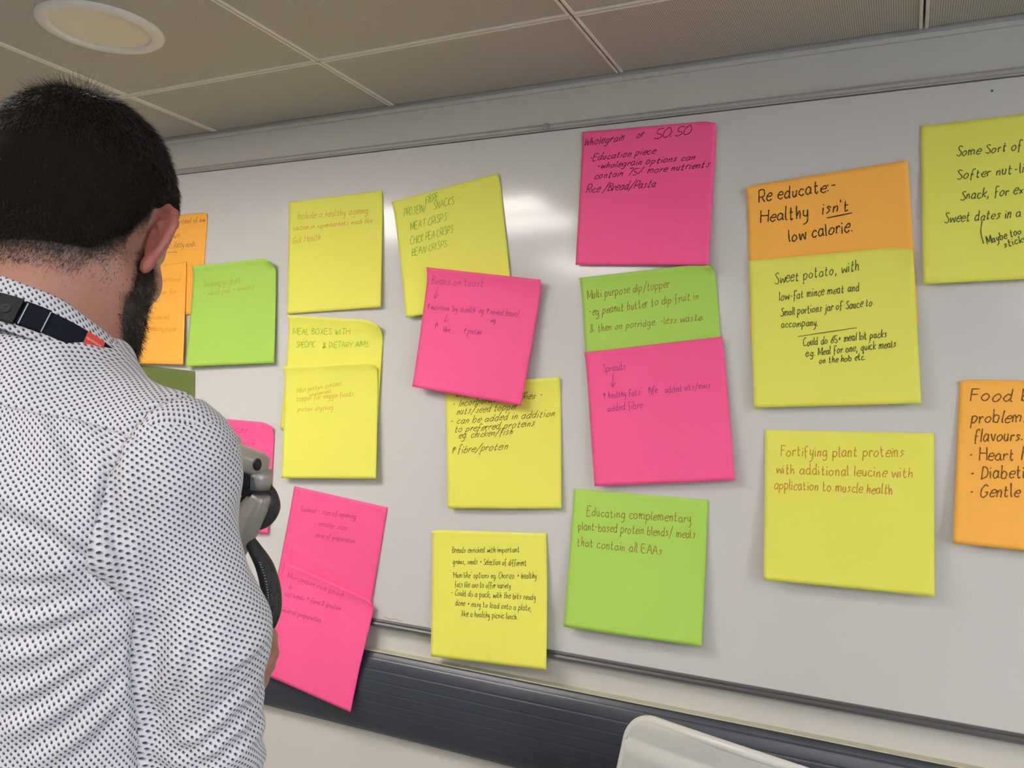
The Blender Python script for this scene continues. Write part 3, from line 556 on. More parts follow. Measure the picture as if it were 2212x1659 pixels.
# clipped fade at the back and sides, fuzz on the nape
P = sample(Vh, Qh, (stub*(1-earm))*sstep(.05, .02, hf)*(bf < -.01)*(Vh[:, 1] < .035)+1e-9, 16000, 7); N_ = sdfn(P, head_sdf)
D = unit(np.array([0, -.25, -1.])-N_*(N_@np.array([0, -.25, -1.]))[:, None]); hh = hairfield(P)
V, Q = strands(P, unit(D+N_*.55), (.0035+.003*sstep(-.01, .02, hh))*rng.uniform(.6, 1.3, len(P)), .00017, 2, .22, 0, 8); addst(h2w(V), Q, 0)
hair_me = np_mesh('hair', np.vstack(VV), np.vstack(QQ)); hair_me.materials.append(M['hair']); hair_me.materials.append(M['hair_tip'])
hair_me.polygons.foreach_set('material_index', np.concatenate(mats_i).astype(np.int32))
hair = link('hair', np_mesh('hair', h2w(Vc), Qc), mat('hair_underlayer', (.008, .006, .005), .95, .05, bump=.8, bscale=700), parent=man, smooth=True, worldspace=True)
hs = link('hair_strands', hair_me, None, parent=hair, smooth=True, worldspace=True); hs['kind'] = 'stuff'
hs['label'] = 'short dark strands, lighter and wispy at the crown'
# beard
def beard_sdf(P): return head_sdf(P)-np.clip((beardfield(P)-.002)*.55, -.003, .0075)-.0012*hnoise(P, 170, 11)
Vq, Qq = nets(lambda P: beard_sdf(P), rng_ax(-.09, .09, .003), rng_ax(-.01, .125, .003), rng_ax(-.145, .03, .003))
kq = (beardfield(Vq) > -.001)[Qq].all(1); Qq = Qq[kq]
beard = link('beard', np_mesh('beard', h2w(Vq), Qq), M['hair'], parent=man, smooth=True, worldspace=True)
VV = []; QQ = []; mats_i = []; off = 0
P = sample(Vq, Qq, sstep(-.001, .008, beardfield(Vq)), 8000, 9); N_ = sdfn(P, head_sdf)
D = unit(np.array([0, .35, -1.])-N_*(N_@np.array([0, .35, -1.]))[:, None])
V, Q = strands(P-N_*.002, unit(D+N_*.6), rng.uniform(.006, .014, len(P)), .00024, 3, .38, 0, 10); addst(h2w(V), Q, 0)
P = sample(Vh, Qh, sstep(-.016, .0, bf)*sstep(.006, .0, bf)*(1-earm)+1e-9, 1800, 12); N_ = sdfn(P, head_sdf)
V, Q = strands(P, unit(np.array([0, .2, -1.])+N_*.8), rng.uniform(.003, .008, len(P)), .00018, 2, .3, 0, 13); addst(h2w(V), Q, 0)
bs = link('beard_strands', np_mesh('beard_strands', np.vstack(VV), np.vstack(QQ)), M['hair'], parent=beard, smooth=True, worldspace=True); bs['kind'] = 'stuff'

# ------------------------------------------------------------------ shirt
ZK = [.86, .95, 1.05, 1.2, 1.32, 1.42, 1.48, 1.53, 1.57, 1.60, 1.63]
AK = [.178, .176, .168, .172, .182, .184, .168, .118, .086, .074, .062]
BK = [.128, .126, .118, .122, .130, .128, .114, .098, .080, .068, .058]
FK = [.0, .0, .0, .0, -.004, -.012, -.016, -.016, -.008, .0, .0]
def torso(P):
    z = P[:, 2]; a = np.interp(z, ZK, AK); b_ = np.interp(z, ZK, BK); f = np.interp(z, ZK, FK)
    r = (np.abs(P[:, 0]/a)**2.3+np.abs((P[:, 1]-f)/b_)**2.3)**(1/2.3)
    d = (r-1)*np.minimum(a, b_)*.9
    d = smin(d, rc(P, (-.150, -.014, 1.483), (.150, -.014, 1.483), .050, .050), .03)
    d = smin(d, rc(mir(P), (.050, -.012, 1.520), (.150, -.012, 1.487), .052, .050), .03)
    return smax(smax(d, z-1.598, .02), .88-z, .004)
def sleeve(P):
    d = None
    for sd in (1, -1):
        A = arm_pts(sd); e = chain(P, A[:3], [.051, .0555, .053], .02)
        e = smin(e, rc(P, A[2], (A[3][0], A[3][1]-.01, A[3][2]), .051, .035), .02)
        d = e if d is None else np.minimum(d, e)
    return d
def shirt_sdf(P):
    a = torso(P); s_ = sleeve(P); k = .006+.030*sstep(1.36, 1.47, P[:, 2]); return smin(a, s_, k)
hv = .0036
Vs, Qs = nets(shirt_sdf, rng_ax(-.262, .262, hv), rng_ax(-.165, .30, hv), rng_ax(.865, 1.625, hv))
Vs = relax(Vs, Qs, 3, .5); Ns = vnorm(Vs, Qs)
td, sl = torso(Vs.astype(np.float32)), sleeve(Vs.astype(np.float32))
seam = .163-.24*np.clip(-Vs[:, 1]-.02, 0, .1)+.10*np.clip(Vs[:, 1]-.02, 0, .1)
armf = np.minimum(np.abs(Vs[:, 0])-seam, (td-sl)+.012+.05*sstep(1.36, 1.44, Vs[:, 2]))
yoke = Vs[:, 2]-(1.547-.235*np.abs(Vs[:, 0]))
# uv of each cloth piece
tt_ = np.linspace(-PI, PI, 2001); ex_ = np.sign(np.sin(tt_))*np.abs(np.sin(tt_))**.87*.181; ey_ = -np.sign(np.cos(tt_))*np.abs(np.cos(tt_))**.87*.127
al_ = np.concatenate([[0], np.cumsum(np.hypot(np.diff(ex_), np.diff(ey_)))]); ut = np.interp(np.arctan2(Vs[:, 0], -Vs[:, 1]-.012), np.arctan2(ex_, -ey_), al_-al_[1000]); vt = Vs[:, 2]+.02*np.abs(ut)
uy = Vs[:, 0]; vy = (Vs[:, 2]*.72+Vs[:, 1]*.70)
ua = np.zeros(len(Vs)); va = np.zeros(len(Vs))
for sd in (1, -1):
    A_ = np.array(arm_pts(sd)); s_ = Vs[:, 0]*sd > 0; q = Vs[s_]; t_ = A_[2]-A_[0]; t_ = t_/np.linalg.norm(t_); h = (q-A_[0])@t_; d = q-A_[0]-h[:, None]*t_
    ref = np.array([1.*sd, 0, 0]); ref = ref-t_*(ref@t_); ref /= np.linalg.norm(ref); r2 = np.cross(t_, ref)
    ua[s_] = np.arctan2(d@r2, d@ref)*.058; va[s_] = h
Ns2 = vnorm(relax(Vs, Qs, 12, .5), Qs); capf = Ns2[:, 2]-.60
# folds: (height, width, body-space polyline)
FOLDS = [
 (0.00942, 0.013, [(0.0872, -0.1254, 1.4618), (0.1067, -0.1199, 1.4555), (0.126, -0.1133, 1.4455), (0.1416, -0.1044, 1.433), (0.152, -0.096, 1.4165), (0.1589, -0.0854, 1.3954), (0.1637, -0.0714, 1.3709)]),
 (-0.01015, 0.008, [(0.086, -0.1233, 1.4465), (0.1056, -0.1179, 1.4394), (0.1203, -0.1106, 1.4296), (0.1348, -0.1028, 1.4181), (0.1425, -0.0938, 1.4011), (0.1523, -0.084, 1.3801), (0.1621, -0.0713, 1.3598)]),
 (0.0058, 0.01, [(0.0906, -0.1264, 1.4361), (0.1123, -0.1198, 1.428), (0.1298, -0.1111, 1.4157), (0.1408, -0.0988, 1.3966)]),
 (-0.00508, 0.011, [(0.0631, -0.0968, 1.5326), (0.0839, -0.1018, 1.508), (0.1064, -0.1058, 1.4841), (0.1256, -0.1046, 1.4602)]),
 (0.00435, 0.01, [(0.0721, -0.0934, 1.533), (0.0964, -0.0989, 1.5084), (0.1178, -0.102, 1.4844), (0.1299, -0.1004, 1.4672)]),
 (-0.00435, 0.009, [(0.0862, -0.087, 1.5298), (0.1041, -0.0887, 1.5121), (0.1207, -0.0891, 1.4928), (0.1339, -0.0934, 1.4775)]),
 (0.00363, 0.009, [(0.0973, -0.0822, 1.5284), (0.1152, -0.0841, 1.5125), (0.1296, -0.0847, 1.4966)]),
 (-0.00363, 0.012, [(0.0672, -0.108, 1.511), (0.0849, -0.1125, 1.487), (0.1045, -0.114, 1.4669)]),
 (0.0058, 0.007, [(0.1359, -0.0788, 1.5022), (0.1419, -0.0928, 1.4743), (0.1461, -0.0984, 1.4466), (0.1528, -0.0973, 1.4221)]),
 (-0.00725, 0.007, [(0.1363, -0.0714, 1.5093), (0.1494, -0.0803, 1.481), (0.1508, -0.0791, 1.4517), (0.1581, -0.0834, 1.4274), (0.1627, -0.0791, 1.4017), (0.1655, -0.0701, 1.3745)]),
 (0.00652, 0.009, [(0.1515, -0.0738, 1.5027), (0.1628, -0.0823, 1.4746), (0.1634, -0.0812, 1.4455), (0.1678, -0.0798, 1.4203), (0.1704, -0.0705, 1.3933)]),
 (-0.00435, 0.007, [(0.1413, -0.1017, 1.4432), (0.1443, -0.1022, 1.4258), (0.1471, -0.0947, 1.4088), (0.1539, -0.084, 1.3874)]),
 (-0.0058, 0.007, [(0.0901, -0.1245, 1.3968), (0.1093, -0.1191, 1.3953), (0.1268, -0.1112, 1.3972), (0.1418, -0.0954, 1.4013)]),
 (0.00508, 0.008, [(0.092, -0.1268, 1.4051), (0.1105, -0.1208, 1.4034), (0.1296, -0.1148, 1.4059), (0.1407, -0.0995, 1.4088)]),
 (-0.0058, 0.007, [(0.091, -0.1245, 1.3809), (0.1122, -0.117, 1.3819), (0.1332, -0.1039, 1.3871), (0.149, -0.0859, 1.3917)]),
 (0.00508, 0.008, [(0.0914, -0.1253, 1.3888), (0.1137, -0.119, 1.3887), (0.1347, -0.1059, 1.394)]),
 (-0.00508, 0.008, [(0.0916, -0.1237, 1.3558), (0.1136, -0.1127, 1.3579), (0.1351, -0.1, 1.3662), (0.156, -0.0806, 1.376)]),
 (0.0058, 0.009, [(0.0935, -0.1262, 1.3688), (0.1176, -0.1176, 1.37), (0.1376, -0.1034, 1.3761), (0.1542, -0.084, 1.3831)]),
 (-0.0058, 0.008, [(0.0964, -0.119, 1.3237), (0.1174, -0.1107, 1.3311), (0.1395, -0.0989, 1.3452), (0.1593, -0.0777, 1.3648)]),
 (0.0058, 0.01, [(0.096, -0.1238, 1.3407), (0.1193, -0.1136, 1.3462), (0.1398, -0.0999, 1.3561), (0.1567, -0.0809, 1.3671)]),
 (-0.0058, 0.008, [(0.0899, -0.1186, 1.2966), (0.113, -0.1091, 1.3066), (0.1384, -0.0964, 1.3248), (0.1617, -0.0754, 1.348)]),
 (0.0058, 0.01, [(0.0923, -0.1219, 1.312), (0.1171, -0.1142, 1.3203), (0.141, -0.1001, 1.3361), (0.1606, -0.0788, 1.3572)]),
 (-0.00652, 0.008, [(0.1066, -0.1092, 1.2725), (0.1284, -0.097, 1.2865), (0.1493, -0.0835, 1.3076), (0.1613, -0.0657, 1.3306)]),
 (0.0058, 0.01, [(0.1041, -0.1161, 1.2871), (0.1278, -0.1065, 1.2994), (0.148, -0.0925, 1.3175), (0.1624, -0.0731, 1.3402)]),
 (-0.0058, 0.008, [(0.1228, -0.0983, 1.2541), (0.1412, -0.0865, 1.2681), (0.1566, -0.0758, 1.2895), (0.1636, -0.0637, 1.3136)]),
 (0.0058, 0.01, [(0.1195, -0.1043, 1.2617), (0.1401, -0.0954, 1.2768), (0.1553, -0.0824, 1.2971), (0.162, -0.0659, 1.3215)]),
 (-0.0029, 0.003, [(0.1623, -0.0688, 1.3511), (0.1617, -0.0667, 1.3217), (0.1618, -0.0638, 1.2913), (0.1616, -0.0601, 1.264), (0.1616, -0.0564, 1.2417)]),
 (0.0026, 0.005, [(0.1626, -0.0758, 1.353), (0.1615, -0.0724, 1.3235), (0.1625, -0.0713, 1.294), (0.1618, -0.067, 1.2667), (0.1603, -0.0615, 1.2437)]),
 (-0.0039, 0.008, [(0.1648, -0.0625, 1.3392), (0.1663, -0.0604, 1.3203), (0.17, -0.0567, 1.3009), (0.1709, -0.0485, 1.2795)]),
 (-0.0065, 0.009, [(0.1724, -0.0568, 1.357), (0.1766, -0.0525, 1.3377), (0.1728, -0.0551, 1.3231), (0.1667, -0.0589, 1.331)]),
 (0.00455, 0.009, [(0.1791, -0.0533, 1.3587), (0.1871, -0.0518, 1.3759), (0.1934, -0.047, 1.3942)]),
 (-0.0039, 0.009, [(0.1715, -0.0543, 1.3376), (0.1827, -0.0521, 1.3569), (0.1917, -0.048, 1.3755), (0.1973, -0.0426, 1.3861)]),
 (0.0039, 0.01, [(0.202, -0.0449, 1.3644), (0.2011, -0.054, 1.3407), (0.1917, -0.0568, 1.3146), (0.1797, -0.0507, 1.2926)]),
 (-0.00455, 0.009, [(0.2089, -0.0392, 1.3637), (0.2089, -0.0466, 1.3357), (0.1978, -0.0503, 1.3095), (0.1795, -0.0468, 1.2818)]),
 (0.0039, 0.01, [(0.2188, -0.0342, 1.3559), (0.2175, -0.043, 1.3281), (0.2061, -0.0463, 1.3017), (0.1865, -0.0472, 1.2772)]),
 (-0.0039, 0.007, [(0.2349, 0.0027, 1.3123), (0.2243, -0.0215, 1.2955), (0.208, -0.0346, 1.2753), (0.1822, -0.0434, 1.264)]),
 (0.0039, 0.007, [(0.23, 0.0138, 1.2963), (0.2245, -0.0211, 1.2858), (0.209, -0.0357, 1.2683), (0.1845, -0.043, 1.2573)]),
 (-0.00416, 0.006, [(0.2272, 0.0196, 1.282), (0.2237, -0.0118, 1.2708), (0.2103, -0.0303, 1.2569), (0.1863, -0.0419, 1.2489)]),
 (0.0039, 0.006, [(0.2289, 0.0161, 1.2712), (0.2263, -0.0152, 1.2627), (0.2131, -0.0309, 1.2499), (0.189, -0.0423, 1.2426)]),
 (-0.0039, 0.006, [(0.2279, 0.0156, 1.2592), (0.2234, -0.0062, 1.2491), (0.2114, -0.0242, 1.2393)]),
 (0.00364, 0.006, [(0.23, 0.0099, 1.2496), (0.2262, -0.01, 1.2413), (0.2172, -0.0195, 1.2343)]),
 (-0.00325, 0.006, [(0.2366, 0.0065, 1.3233), (0.2337, -0.0174, 1.3183), (0.2221, -0.0323, 1.3065)]),
 (0.00325, 0.008, [(0.2374, 0.008, 1.3349), (0.2355, -0.0141, 1.3291), (0.2257, -0.0321, 1.3182)]),
 (0.00234, 0.016, [(0.1615, -0.0537, 1.525), (0.181, -0.0658, 1.489), (0.1866, -0.0623, 1.4521), (0.1858, -0.0557, 1.4139)]),
 (-0.00195, 0.014, [(0.193, -0.0419, 1.5071), (0.2015, -0.0387, 1.4654), (0.2018, -0.03, 1.426)]),
]

def seg_d(P, pts):
    best = np.full(len(P), 9.); tt = np.zeros(len(P)); pts = np.array(pts); n = len(pts)-1
    for i in range(n):
        a, b_ = pts[i], pts[i+1]; ab = b_-a; q = P-a; h = np.clip((q@ab)/(ab@ab+1e-12), 0, 1); d = np.linalg.norm(q-h[:, None]*ab, axis=1)
        s_ = d < best; best = np.where(s_, d, best); tt = np.where(s_, (i+h)/n, tt)
    return best, tt
dis = np.zeros(len(Vs))
for amp, wd, pts in FOLDS:
    d, t_ = seg_d(Vs, pts); fade = .35+.65*np.sin(PI*np.clip(t_, .06, .94))
    dis += amp*np.exp(-(d/wd)**2)*fade
dis += .0016*hnoise(Vs*np.array([1, 1, 1.6]), 38, 21)+.0009*hnoise(Vs, 95, 22)
dis -= .0042*np.exp(-(armf/.0032)**2)*(Vs[:, 2] > 1.2); dis += .0011*np.sin(Vs[:, 2]*520+3*np.sin(Vs[:, 2]*90))*np.exp(-((armf)/.009)**2)
dis -= .0020*np.exp(-(yoke/.0026)**2)*(Vs[:, 1] < 0)
# gathers above the elbow
el = np.array(arm_pts(1)[2]); de = np.linalg.norm(Vs-el, axis=1)
dis += .0022*np.sin((Vs[:, 2]*1.0+.5*Vs[:, 0]+.35*Vs[:, 1])*230+2.2*hnoise(Vs, 22, 31))*sstep(.16, .05, de)*(Vs[:, 0] > .1)
Vs = Vs+Ns*dis[:, None]
def shirt_mat():
    m = mat('dotted_cotton', (.62, .63, .68), .75, .2); nt = m.node_tree; b = nt.nodes['Principled BSDF']; L = nt.links.new
    b.inputs['Sheen Weight'].default_value = .15
    def at(n): a = nt.nodes.new('ShaderNodeAttribute'); a.attribute_name = n; return a
    def mth(op, *i, clamp=False):
        n = nt.nodes.new('ShaderNodeMath'); n.operation = op; n.use_clamp = clamp
        for k, x in enumerate(i):
            if hasattr(x, 'is_linked'): L(x, n.inputs[k])
            else: n.inputs[k].default_value = x
        return n.outputs[0]
    arm = mth('GREATER_THAN', at('arm').outputs['Fac'], 0.0); yk = mth('MULTIPLY', mth('GREATER_THAN', at('yoke').outputs['Fac'], 0.0), mth('SUBTRACT', 1.0, arm))
    m1 = nt.nodes.new('ShaderNodeMix'); m1.data_type = 'VECTOR'; L(yk, m1.inputs[0]); L(at('uvt').outputs['Vector'], m1.inputs[4]); L(at('uvy').outputs['Vector'], m1.inputs[5])
    m2 = nt.nodes.new('ShaderNodeMix'); m2.data_type = 'VECTOR'; L(arm, m2.inputs[0]); L(m1.outputs[1], m2.inputs[4]); L(at('uva').outputs['Vector'], m2.inputs[5])
    m3 = nt.nodes.new('ShaderNodeMix'); m3.data_type = 'VECTOR'; L(mth('MULTIPLY', arm, mth('GREATER_THAN', at('cap').outputs['Fac'], 0.0)), m3.inputs[0]); L(m2.outputs[1], m3.inputs[4]); L(at('uvc').outputs['Vector'], m3.inputs[5])
    col = dots(nt, m3.outputs[1])
    L(col, b.inputs['Base Color'])
    sm = mth('MINIMUM', mth('ABSOLUTE', at('arm').outputs['Fac']), mth('ADD', mth('ABSOLUTE', at('yoke').outputs['Fac']), mth('MULTIPLY', arm, 1.0)))
    n = nt.nodes.new('ShaderNodeTexNoise'); n.inputs['Scale'].default_value = 60; n.inputs['Detail'].default_value = 6
    tc = nt.nodes.new('ShaderNodeTexCoord'); L(tc.outputs['Object'], n.inputs['Vector'])
    h = mth('ADD', mth('MULTIPLY', n.outputs['Fac'], .0018), mth('MULTIPLY', mth('MINIMUM', mth('DIVIDE', sm, .0012), 1.0), .0011))
    bp = nt.nodes.new('ShaderNodeBump'); bp.inputs['Strength'].default_value = .8; bp.inputs['Distance'].default_value = 1.0
    L(h, bp.inputs['Height']); L(bp.outputs[0], b.inputs['Normal']); return m
def dots(nt, vec, cell=.0057):
    """small navy paw-like dots with a pale blue arc, staggered rows"""
    L = nt.links.new
    def vm(op, a, b_=None, s=None):
        n = nt.nodes.new('ShaderNodeVectorMath'); n.operation = op
        for k, x in enumerate((a, b_)):
            if x is None: continue
            if hasattr(x, 'is_linked'): L(x, n.inputs[k])
            else: n.inputs[k].default_value = x
        if s is not None: n.inputs['Scale'].default_value = s
        return n
    def mr(x, a, b_, c, d):
        n = nt.nodes.new('ShaderNodeMapRange'); L(x, n.inputs[0])
        for k, q in zip((1, 2, 3, 4), (a, b_, c, d)): n.inputs[k].default_value = q
        return n.outputs[0]
    sc_ = vm('SCALE', vec, s=1/cell).outputs[0]; cur = None; arc = None
    for o in ((.25, .25, 0), (.75, .75, 0)):
        fr = vm('MULTIPLY', vm('SUBTRACT', vm('FRACTION', vm('ADD', sc_, o).outputs[0]).outputs[0], (.5, .5, .5)).outputs[0], (1, 1, 0)).outputs[0]
        d1 = vm('LENGTH', vm('MULTIPLY', vm('SUBTRACT', fr, (.04, -.07, 0)).outputs[0], (1, .95, 0)).outputs[0]).outputs['Value']
        a1 = mr(d1, .13, .18, 1, 0)
        d2 = vm('LENGTH', vm('SUBTRACT', fr, (-.03, .045, 0)).outputs[0]).outputs['Value']
        a2 = mr(d2, .17, .22, 1, 0)
        cur = a1 if cur is None else add(nt, cur, a1); arc = a2 if arc is None else add(nt, arc, a2)
    x1 = nt.nodes.new('ShaderNodeMix'); x1.data_type = 'RGBA'; x1.inputs[6].default_value = (.58, .575, .605, 1); x1.inputs[7].default_value = (.25, .26, .32, 1); L(arc, x1.inputs[0])
    x2 = nt.nodes.new('ShaderNodeMix'); x2.data_type = 'RGBA'; x2.inputs[7].default_value = (.035, .033, .065, 1); L(cur, x2.inputs[0]); L(x1.outputs[2], x2.inputs[6])
    return x2.outputs[2]
def add(nt, a, b_):
    n = nt.nodes.new('ShaderNodeMath'); n.operation = 'ADD'; n.use_clamp = True; nt.links.new(a, n.inputs[0]); nt.links.new(b_, n.inputs[1]); return n.outputs[0]
def vattr(me, n, u, v):
    a = me.attributes.new(n, 'FLOAT_VECTOR', 'POINT'); a.data.foreach_set('vector', np.stack([u, v, 0*u], 1).astype(np.float32).ravel())
M['shirt'] = shirt_mat()
me = np_mesh('shirt', b2w(Vs), Qs)
fattr(me, 'arm', armf); fattr(me, 'cap', capf); vattr(me, 'uvc', Vs[:, 0]*.97, Vs[:, 1]*1.05); fattr(me, 'yoke', np.where(Vs[:, 1] < .02, yoke, .02))
c_, s_ = math.cos(.10), math.sin(.10)
vattr(me, 'uvt', ut*c_-vt*s_, ut*s_+vt*c_); c_, s_ = math.cos(-.12), math.sin(-.12); vattr(me, 'uvy', uy*c_-vy*s_, uy*s_+vy*c_); vattr(me, 'uva', ua, va)
shirt = link('shirt', me, M['shirt'], parent=man, smooth=True, worldspace=True)
# collar: stand and fold as one closed band
def zc_(ps): return 1.589+.050*np.cos(ps)
cx = []; nS = 96
prof = [(-.004, -.040), (-.003, -.015), (-.002, -.003), (.001, .0005), (.004, -.001), (.008, -.010), (.013, -.024), (.018, -.040), (.0165, -.041), (.010, -.026), (.004, -.012), (.0005, -.006), (-.001, -.016), (-.002, -.040)]
V = []; F = []; U1 = []; n = len(prof)
for i in range(nS+1):
    ps = -PI*.97+2*PI*.97*i/nS; R0 = .0685+.002*math.cos(ps)
    for (dr, dz) in prof:
        fr_ = abs(ps)/PI; r_ = R0+dr*(1+.25*fr_); z = zc_(ps)+dz*(1+.35*fr_)
        V.append((r_*math.sin(ps), .004-r_*math.cos(ps)*1.02+.012*fr_, z+.0008*math.sin(ps*9))); U1.append((ps*.08, dz*1.15+.3*dr, 0))
for i in range(nS):
    for j in range(n): F.append((i*n+j, i*n+(j+1) % n, (i+1)*n+(j+1) % n, (i+1)*n+j))
me = np_mesh('collar', b2w(np.array(V)), np.array(F)[:, ::-1]); U1 = np.array(U1); vattr(me, 'uvt', U1[:, 0], U1[:, 1])
mc = mat('dotted_cotton_collar', (.6, .6, .65), .75, .2, bump=.3, bscale=120); nt = mc.node_tree; a_ = nt.nodes.new('ShaderNodeAttribute'); a_.attribute_name = 'uvt'
nt.links.new(dots(nt, a_.outputs['Vector']), nt.nodes['Principled BSDF'].inputs['Base Color'])
link('collar', me, mc, parent=shirt, smooth=True, worldspace=True)
# trousers and shoes
def trouser(P):
    d = ell(P, (0, 0, .93), (.165, .122, .12))
    for sd in (1, -1): d = smin(d, chain(P, [(sd*.085, 0, .90), (sd*.095, .01, .5), (sd*.10, -.02, .08)], [.100, .072, .060], .02), .03)
    return smax(smax(d, .055-P[:, 2], .004), P[:, 2]-.985, .004)
v, q = nets(trouser, rng_ax(-.19, .19, .008), rng_ax(-.14, .14, .008), rng_ax(.03, 1.01, .008))
link('trousers', np_mesh('trousers', b2w(v), q), mat('navy_trousers', (.02, .025, .045), .8, noise=.1, nscale=80), parent=man, smooth=True, worldspace=True)
for sd in (1, -1):
    v, q = nets(lambda P: smax(chain(P, [(sd*.10, -.05, .05), (sd*.105, .05, .045), (sd*.118, .14, .030)], [.046, .048, .040], .02), .002-P[:, 2], .004), rng_ax(sd*.11-.08, sd*.11+.08, .006), rng_ax(-.12, .21, .006), rng_ax(-.01, .12, .006))
    link('shoe', np_mesh('shoe', b2w(v), q), mat('brown_leather', (.06, .03, .015), .4), parent=man, smooth=True, worldspace=True)

ARM = {'upper': [(-0.8918, -0.8931, 1.4875), (-0.8435, -0.8805, 1.4644), (-0.8149, -0.8667, 1.4567), (-0.7931, -0.856, 1.4488)], 'cap': (-0.7772, -0.8706, 1.45), 'pivt': (-0.7907, -0.8548, 1.4445), 'pivb': (-0.7905, -0.8541, 1.413), 'clamp0': (-0.8179, -0.8621, 1.4316), 'clamp1': (-0.8034, -0.8548, 1.4208), 'low': [(-0.7876, -0.8526, 1.4093), (-0.8008, -0.8529, 1.3867), (-0.8296, -0.8493, 1.3453), (-0.8695, -0.8451, 1.2917), (-0.9073, -0.8401, 1.2432)], 'c1': [(-0.802, -0.8376, 1.4234), (-0.7923, -0.8326, 1.4059), (-0.7896, -0.8309, 1.3886), (-0.7962, -0.8338, 1.3723), (-0.8109, -0.8406, 1.3608), (-0.8223, -0.8459, 1.352)], 'c2': [(-0.8223, -0.8459, 1.352), (-0.809, -0.8391, 1.3301), (-0.7956, -0.8321, 1.305), (-0.7873, -0.8275, 1.2732), (-0.7872, -0.8268, 1.2444), (-0.7969, -0.831, 1.217), (-0.8172, -0.8402, 1.1918), (-0.8458, -0.8536, 1.1778)], 'mon': (-0.9648, -0.9268, 1.4241)}
# ------------------------------------------------------------------ lanyard round the collar
M['strap'] = mat('navy_webbing', (.007, .008, .013), .9, .12, noise=.15, nscale=300, bump=.4, bscale=1500)
M['black'] = mat('black_plastic', (.010, .010, .011), .6, .25)
M['red'] = mat('red_woven_label', (.50, .055, .035), .8, .2, noise=.15, nscale=400, bump=.4, bscale=1200)
M['pale'] = mat('pale_thread', (.35, .37, .42), .8)
lany = empty('lanyard', tuple(map(float, b2w([0, -.08, 1.61]))), 'black lanyard with a red woven label, worn around the man\'s shirt collar', 'lanyard')
def lpt(deg, off=0.):
    ps = math.radians(deg); fr_ = abs(ps)/PI; R0 = .0685+.0162+off
    return np.array([R0*math.sin(ps), .004-R0*math.cos(ps)*1.02+.012*fr_, 1.589+.05*math.cos(ps)-.024-.006*fr_]), np.array([math.sin(ps), -math.cos(ps), .42])
def ribbon3(pts, nrm, hw, ht):
    P = np.array(pts); N_ = unit(np.array(nrm)); T = unit(np.gradient(P, axis=0)); W_ = unit(np.cross(T, N_)); N_ = np.cross(W_, T); V = []; F = []
    for i in range(len(P)):
        for a, b_ in ((-1, -1), (1, -1), (1, 1), (-1, 1)): V.append(P[i]+W_[i]*a*hw+N_[i]*b_*ht)
        if i:
            for k in range(4): F.append(((i-1)*4+k, (i-1)*4+(k+1) % 4, i*4+(k+1) % 4, i*4+k))
    F += [(3, 2, 1, 0), tuple(len(V)-4+k for k in range(4))]
    me = pd('band', b2w(np.array(V)), F); bm = bmesh.new(); bm.from_mesh(me); bmesh.ops.recalc_face_normals(bm, faces=bm.faces); bm.to_mesh(me); bm.free(); return me
def band(d0, d1, hw, ht, off, n=None):
    dd = np.linspace(d0, d1, n or max(6, int(abs(d1-d0)/3))); q = [lpt(d, off) for d in dd]; return ribbon3([x[0] for x in q], [x[1] for x in q], hw, ht)
for s_ in (1, -1):      # down the chest on each side, meeting at the breastbone
    q = [lpt(d*s_) for d in np.linspace(16 if s_ > 0 else 2, 128, 40)]; pts = [x[0] for x in q]; nn = [x[1] for x in q]
    tail = crom([pts[-1], (.058*s_, .088, 1.49), (.050*s_, .118, 1.43), (.034*s_, .134, 1.34), (.012*s_, .140, 1.22), (.004*s_, .140, 1.15)], 8)[1:]
    link('strap', ribbon3(pts+tail, nn+[np.array([.25*s_, 1, .25])]*len(tail), .0102, .0008), M['strap'], parent=lany, worldspace=True)
link('buckle', band(3, 29, .0112, .0030, .0022, 10), M['black'], parent=lany, worldspace=True)
q, nv = lpt(23.5, .0056); nv = nv/np.linalg.norm(nv); me = B().cyl(b2w(q-nv*.0005), b2w(q+nv*.0006), .0042, n=28).me()
link('stud', me, M['plenum'], parent=lany, worldspace=True)
for k in (-1, 1):
    q2 = q+np.array([0, 0, .0016*k]); link('stud_mark', B().cyl(b2w(q2+nv*.0005), b2w(q2+nv*.0009), .0012, n=14).me(), M['black'], parent=lany, worldspace=True)
link('stitched_loop', band(30, 42, .0106, .0022, .0010, 8), M['strap'], parent=lany, worldspace=True)
for d in (31, 41.6): link('stitching', band(d, d+.55, .0100, .0003, .0034, 3), M['pale'], parent=lany, worldspace=True)
lb = link('woven_label', band(61, 71, .0104, .0004, .0011, 8), M['red'], parent=lany, worldspace=True); lb['label'] = 'small red woven label'
for k in range(2):
    pts = []; nn = []
    for i in range(40):
        x, nv = lpt(62+8*i/39, .0019); pts.append(x+np.array([0, 0, .0035-.007*k+.0016*math.sin(i*2.3+k)])); nn.append(nv)
    link('label_print', ribbon3(pts, nn, .00035, .0001), mat('pale_red_print', (.62, .18, .14), .8), parent=lany, worldspace=True)

